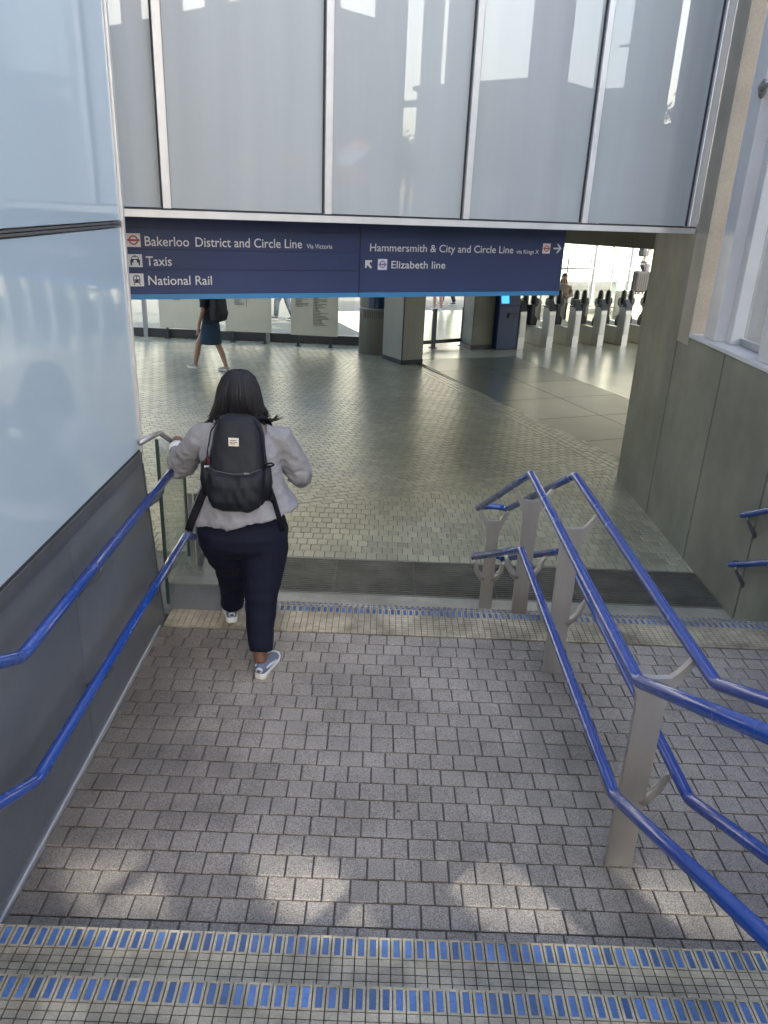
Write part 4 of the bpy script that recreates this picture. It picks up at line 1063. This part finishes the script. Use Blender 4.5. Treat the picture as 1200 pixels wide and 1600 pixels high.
remesh(pk, .010, 3, .5, pk_f)
b = MB()
prof = [(1.0, .120, .05, 4.045), (1.015, .150, .066, 4.04), (1.065, .168, .074, 4.036), (1.15, .174, .072, 4.042), (1.21, .172, .060, 4.055), (1.235, .168, .045, 4.067), (1.25, .16, .03, 4.08)]
b.ell([(-.795, y, z, rx, ry, 0, 0) for z, rx, ry, y in prof], 40, 3.2)
fp = Bl(b).build('front_pocket', pack_m, bp)
def fp_f(co, n):
    w = co+BO; t = (w.x+.795)/.17
    d = .010*noise.noise(Vector((w.x*16+w.z*10, 2, w.z*7)))+.004*noise.noise(Vector((w.x*30, 5, w.z*18)))
    c2 = co+n*d
    if w.z > 1.17: c2.z += -.022*(1-t*t)*((w.z-1.17)/.08)
    return c2
remesh(fp, .009, 3, .5, fp_f)
b = MB(); b.tube([(-.965, 4.005, 1.248), (-.90, 3.992, 1.232), (-.80, 3.988, 1.220), (-.70, 3.992, 1.228), (-.63, 4.005, 1.248)], .0045, 6); Bl(b).build('zip', mat('zip', (.03, .03, .033), .4), bp)
b = MB(); b.box((-.715, 3.985, 1.229), (.030, .006, .007)); Bl(b).build('zip_pull', steel2_m, bp)
b = MB(); b.box((-.80, 4.041, 1.385), (.062, .005, .046), bev=.001); lbm = Bl(b).build('label', mat('cream_label', (.66, .62, .52), .7), bp); 
lbm.rotation_euler = (0, 0, 0)
b = MB()
for x0, x1, z in ((-.82, -.783, 1.394), (-.824, -.806, 1.384), (-.80, -.779, 1.384), (-.82, -.79, 1.376)): b.box(((x0+x1)/2, 4.0375, z), (x1-x0, .0015, .0035))
Bl(b).build('label_print', mat('label_ink', (.12, .06, .04), .7), lbm, kind='stuff')
for sx in (-1, 1):
    b = MB(); b.tube([(-.795+sx*.105, 4.125, 1.487), (-.795+sx*.150, 4.085, 1.43), (-.795+sx*.168, 4.06, 1.34), (-.795+sx*.178, 4.035, 1.25)], .0042, 6); Bl(b).build('piping', strap_m, bp)
    b = MB(); b.tube([(-.795+sx*.09, 4.2, 1.475), (-.80+sx*.125, 4.27, 1.465), (-.80+sx*.15, 4.36, 1.43), (-.80+sx*.165, 4.45, 1.33)], .026, 10, flat=.28, up=(0, 0, 1)); Bl(b).build('shoulder_strap', strap_m, bp)
b = MB(); b.box((-.972, 4.085, 1.262), (.036, .06, .035), bev=.006); Bl(b).build('bottle_top', mat('maroon_bottle', (.09, .02, .02), .3), bp)
b = MB(); b.box((-.972, 4.055, 1.236), (.034, .006, .010)); Bl(b).build('bottle_ring', white_m, bp)
b = MB(); b.tube([(-.985, 4.10, 1.06), (-.99, 4.10, 1.15), (-.985, 4.10, 1.245)], [.03, .042, .034], 12); Bl(b).build('side_pocket', pack_m, bp)
b = MB(); b.tube(bend([(-.622, 4.06, 1.235), (-.615, 4.05, 1.262), (-.575, 4.04, 1.277), (-.552, 4.035, 1.268), (-.585, 4.035, 1.255), (-.615, 4.04, 1.25)], .012), .0048, 6); Bl(b).build('side_loop', strap_m, bp)
b = MB(); b.tube([(-.615, 4.08, 1.05), (-.608, 4.08, 1.15), (-.615, 4.09, 1.24)], [.028, .036, .03], 12); Bl(b).build('side_pocket', pack_m, bp)
b = MB(); b.box((-.648, 4.000, 1.105), (.006, .004, .020)); Bl(b).build('red_tag', mat('red_tag', (.5, .04, .05), .6), bp)
b = MB(); b.tube([(-.99, 4.11, 1.115), (-1.03, 4.07, 1.03), (-1.075, 4.03, .93), (-1.10, 4.02, .865)], .024, 8, flat=.13, up=(0, 1, 0)); Bl(b).build('hanging_strap', strap_m, bp)
b = MB(); b.tube([(-.60, 4.10, 1.12), (-.565, 4.06, 1.06), (-.53, 4.03, .97), (-.505, 4.02, .885)], .017, 8, flat=.16, up=(0, 1, 0)); Bl(b).build('hanging_strap', strap_m, bp)
b = MB(); b.tube([(-.605, 4.09, 1.10), (-.585, 4.05, 1.075), (-.555, 4.035, 1.058), (-.565, 4.035, 1.045), (-.60, 4.06, 1.06)], .004, 6); Bl(b).build('cord', strap_m, bp)

# passers-by
def figure(label, loc, face, feet, hh=1.72, top=(.3, .3, .3), bottom=(.03, .03, .05), long_legs=True, skirt=False, hairlen=0, lean=0., arms='down', sleeves=True, shoe=(.4, .38, .33), skin=None, hairc=(.02, .016, .014), top_name='shirt', seed=1):
    o = thing('person', label, 'person', loc, face); s = hh/1.72; sk = skin or skin2_m
    tm_ = mat('cloth_%s' % seed, top, .85, var=.1, vs=10); bm_ = mat('legs_%s' % seed, bottom, .85, var=.1, vs=10)
    V = lambda x, y, z: (x*s, (y+lean*max(0, z-.9))*s, z*s)
    (lx, ly), (rx, ry) = feet
    kl = V(lx*.6-.04, ly*.5+.06, .49); kr = V(rx*.6+.04, ry*.5+.06, .49)
    b = MB(); b.ball(V(0, .03, 1.60), (.075*s, .092*s, .112*s), 16, 12); b.ball(V(0, .115, 1.585), (.013*s, .02*s, .02*s)); b.ball(V(-.075, .02, 1.59), (.012, .022, .03)); b.ball(V(.075, .02, 1.59), (.012, .022, .03))
    b.tube([V(0, .02, 1.52), V(0, 0, 1.40)], [.05*s, .06*s], 12)
    b.ell([V(0, 0, .88)+(.14*s, .10*s), V(0, 0, 1.1)+(.13*s, .09*s), V(0, 0, 1.32)+(.15*s, .09*s), V(0, 0, 1.42)+(.10*s, .07*s)], 20)
    for (fx, fy), kn in (((lx, ly), kl), ((rx, ry), kr)):
        b.tube([V(fx*.3+(.08 if fx > 0 else -.08)*.6, 0, .86), kn, ((kn[0]+fx*s)/2, (kn[1]+(fy-.02)*s)/2, .30*s), (fx*s, (fy)*s, .07*s)], [.085*s, .058*s, .055*s, .035*s], 12)
    if arms == 'down':
        AR = [[(-.17, 0, 1.38), (-.24, -.03, 1.12), (-.24, .07, .90), (-.235, .10, .80)], [(.17, 0, 1.38), (.24, -.05, 1.12), (.25, .03, .90), (.25, .07, .80)]]
    elif arms == 'phone':
        AR = [[(-.16, 0, 1.38), (-.24, .0, 1.12), (-.10, .20, 1.08), (-.03, .26, 1.12)], [(.16, 0, 1.38), (.24, .0, 1.12), (.10, .20, 1.05), (.04, .26, 1.10)]]
    else:
        AR = [[(-.17, 0, 1.38), (-.24, .10, 1.14), (-.20, .26, .98), (-.18, .32, .92)], [(.17, 0, 1.38), (.24, .08, 1.14), (.22, .22, .95), (.21, .26, .88)]]
    for A_ in AR:
        pts = [V(*p_) for p_ in A_]
        b.tube(pts, [.05*s, .042*s, .03*s, .026*s], 10); h0 = Vector(pts[-1]); dr = (h0-Vector(pts[-2])).normalized()
        sd = Vector((0, 1, 0)) if abs(dr.z) > .5 else Vector((1, 0, 0))
        b.tube([h0-dr*.02, h0+dr*.03, h0+dr*.07], [.025, .034, .03], 8, flat=.55)
        for k in range(4):
            f0 = h0+dr*.065+sd*(k-1.5)*.019; b.tube([f0, f0+dr*.045, f0+dr*.075+Vector((0, .015, -.005))], [.009, .0085, .007], 6)
        b.tube([h0+dr*.02+sd*.028, h0+dr*.055+sd*.05], [.011, .008], 6)
    remesh(b.build('body', sk, o), .011, 2)
    b = MB(); b.ell([V(0, 0, .86)+(.185*s, .135*s), V(0, 0, 1.0)+(.175*s, .125*s), V(0, 0, 1.15)+(.17*s, .12*s), V(0, 0, 1.32)+(.19*s, .12*s), V(0, 0, 1.40)+(.16*s, .10*s), V(0, 0, 1.45)+(.075*s, .07*s)], 24)
    for A_ in AR:
        n_ = 4 if sleeves else 2; pts = [V(*p_) for p_ in A_][:n_]
        if not sleeves: pts[1] = tuple(Vector(pts[0]).lerp(Vector(pts[1]), .75))
        b.tube(pts, [.075*s, .062*s, .05*s, .042*s][:n_], 12)
    remesh(b.build(top_name, tm_, o), .012, 3, .5, wr(.007, 11, seed))
    b = MB(); b.ell([V(0, 0, .98)+(.16*s, .12*s), V(0, 0, .88)+(.185*s, .14*s), V(0, 0, .78)+(.185*s, .145*s), V(0, 0, .72)+(.15*s, .12*s)], 22)
    if skirt:
        b.ell([V(0, 0, .96)+(.17*s, .13*s), V(0, .01, .75)+(.20*s, .17*s), V(0, .02, .52)+(.22*s, .21*s), V(0, .02, .50)+(.21*s, .20*s)], 22)
    else:
        for (fx, fy), kn in (((lx, ly), kl), ((rx, ry), kr)):
            a0 = V(fx*.3+(.08 if fx > 0 else -.08)*.6, 0, .80)
            if long_legs: b.tube([a0, kn, (fx*s, (fy-.005)*s, .11*s)], [.105*s, .078*s, .06*s], 14)
            else: b.tube([a0, tuple(Vector(a0).lerp(Vector(kn), 1.0))], [.108*s, .098*s], 14)
    remesh(b.build('skirt' if skirt else ('trousers' if long_legs else 'shorts'), bm_, o), .012, 3, .5, wr(.006, 10, seed+3))
    sm_ = mat('shoe_%s' % seed, shoe, .7)
    for fx, fy in ((lx, ly), (rx, ry)): sock_shoe(o, (fx*s, (fy-.06)*s, .002), 0, 0, s*.98, sm_, wsole_m, False)
    hm = mat('hair_%s' % seed, hairc, .5); b = MB(); b.ball(V(0, .008, 1.635), (.088*s, .104*s, .098*s), 18, 12)
    if hairlen: b.ell([V(0, -.06, 1.60-hairlen)+(.10*s, .04*s), V(0, -.06, 1.50)+(.105*s, .055*s), V(0, -.035, 1.62)+(.09*s, .075*s)], 20)
    else: b.ball(V(0, -.045, 1.58), (.07*s, .055*s, .075*s))
    # keep the face clear
    remesh(b.build('hair', hm, o), .011, 2, .5, wr(.006, 30, seed, .3))
    return o
def small_pack(label, loc, face, s=1., col=(.015, .018, .024), lean=0):
    o = thing('backpack', label, 'backpack', loc, face)
    b = MB(); b.ell([(0, 0, -.22*s, .10*s, .06*s), (0, 0, -.20*s, .15*s, .095*s), (0, 0, 0, .16*s, .105*s), (0, 0, .16*s, .145*s, .085*s), (0, 0, .22*s, .09*s, .05*s)], 26, 3)
    m_ = mat('pack_%d' % int(abs(loc[0])*100), col, .6, var=.15, vs=9)
    remesh(b.build('main_bag', m_, o), .012, 2, .5, wr(.006, 12, 2)); 
    b = MB(); b.ell([(0, -.075*s, -.18*s, .10*s, .04*s), (0, -.08*s, -.08*s, .125*s, .06*s), (0, -.07*s, .0, .11*s, .04*s)], 22, 3); remesh(b.build('front_pocket', m_, o), .012, 2)
    for sx in (-.09, .09):
        b = MB(); b.tube([(sx*s, .05*s, .19*s), (sx*1.1*s, .16*s, .22*s), (sx*1.3*s, .28*s, .12*s), (sx*1.4*s, .24*s, -.1*s), (sx*s, .07*s, -.18*s)], .018*s, 8, flat=.3); b.build('shoulder_strap', strap_m, o)
    return o
fz = R(62)
figure('person in dark top and knee length blue skirt walking past the notice boards', (-3.22, 14.50, FL), fz, ((-.10, .34), (.09, -.26)), 1.70, (.02, .024, .032), (.02, .045, .085), False, True, sleeves=False, shoe=(.34, .30, .24), seed=11, top_name='shirt')
c_ = Vector((-3.22, 14.50, 0)) + Vector((math.sin(fz), -math.cos(fz), 0))*.19
small_pack('black backpack on the person walking past the notice boards', (c_.x, c_.y, FL+1.17), fz, 1.12)
figure('person with long dark hair and beige coat standing behind the ticket gates', (4.62, 20.9, FL), R(172), ((-.09, 0), (.09, .02)), 1.54, (.34, .28, .21), (.05, .05, .06), True, hairlen=.30, arms='phone', seed=12, top_name='coat')
b = MB(); b.box((0, 0, .4), (1.7, 1.5, .8), bev=.02); pf = tag(b.build('raised_platform', stone_m, loc=(8.05, 24.35, FL), ), 'pale raised platform behind the last ticket gate', 'platform')
figure('person in white shirt bending forward over a suitcase beyond the gates', (7.78, 24.42, FL+.80), R(-78), ((-.10, .16), (.10, -.12)), 1.72, (.62, .56, .48), (.06, .06, .07), True, lean=.42, arms='fwd', seed=13)
small_pack('black backpack on the bending person in the white shirt', (7.63, 24.38, FL+.80+1.24), R(-78), .85)
sc_ = thing('suitcase', 'tall black suitcase standing on the raised platform beyond the gates', 'suitcase', (7.60, 24.05, FL+.80), R(12))
b = MB(); b.box((0, 0, .36), (.44, .26, .60), bev=.035); b.build('shell', mat('black_shell', (.008, .009, .010), .55), sc_)
for sx in (-.16, .16):
    for sy in (-.08, .08):
        b = MB(); b.tube([(sx-.012, sy, .03), (sx+.012, sy, .03)], .03, 12); b.build('wheel', rubber_m, sc_)
b = MB(); b.tube(bend([(-.1, .08, .64), (-.1, .08, .86), (.1, .08, .86), (.1, .08, .64)], .03), .009, 8); b.build('pull_handle', dalum_m, sc_)
for k in range(5):
    b = MB(); b.box((-.14+k*.07, -.131, .36), (.02, .006, .50)); b.build('rib', rubber_m, sc_)
figure('person in dark trousers seen between two notice boards outside the window', (-2.72, 21.2, FL), R(70), ((-.09, .20), (.09, -.2)), 1.75, (.25, .27, .3), (.03, .04, .06), True, seed=14, shoe=(.05, .05, .06))
figure('person in black trousers walking outside beyond the glass barrier', (2.03, 26.0, FL), R(60), ((-.09, .18), (.09, -.18)), 1.72, (.1, .1, .12), (.015, .015, .02), True, seed=15, shoe=(.03, .03, .03))
figure('bare legged person in shorts standing outside near the square pillar', (1.62, 24.6, FL), R(20), ((-.09, .06), (.09, -.06)), 1.70, (.5, .45, .4), (.2, .16, .12), False, seed=16)

bpy.data.scenes.remove(TMP)
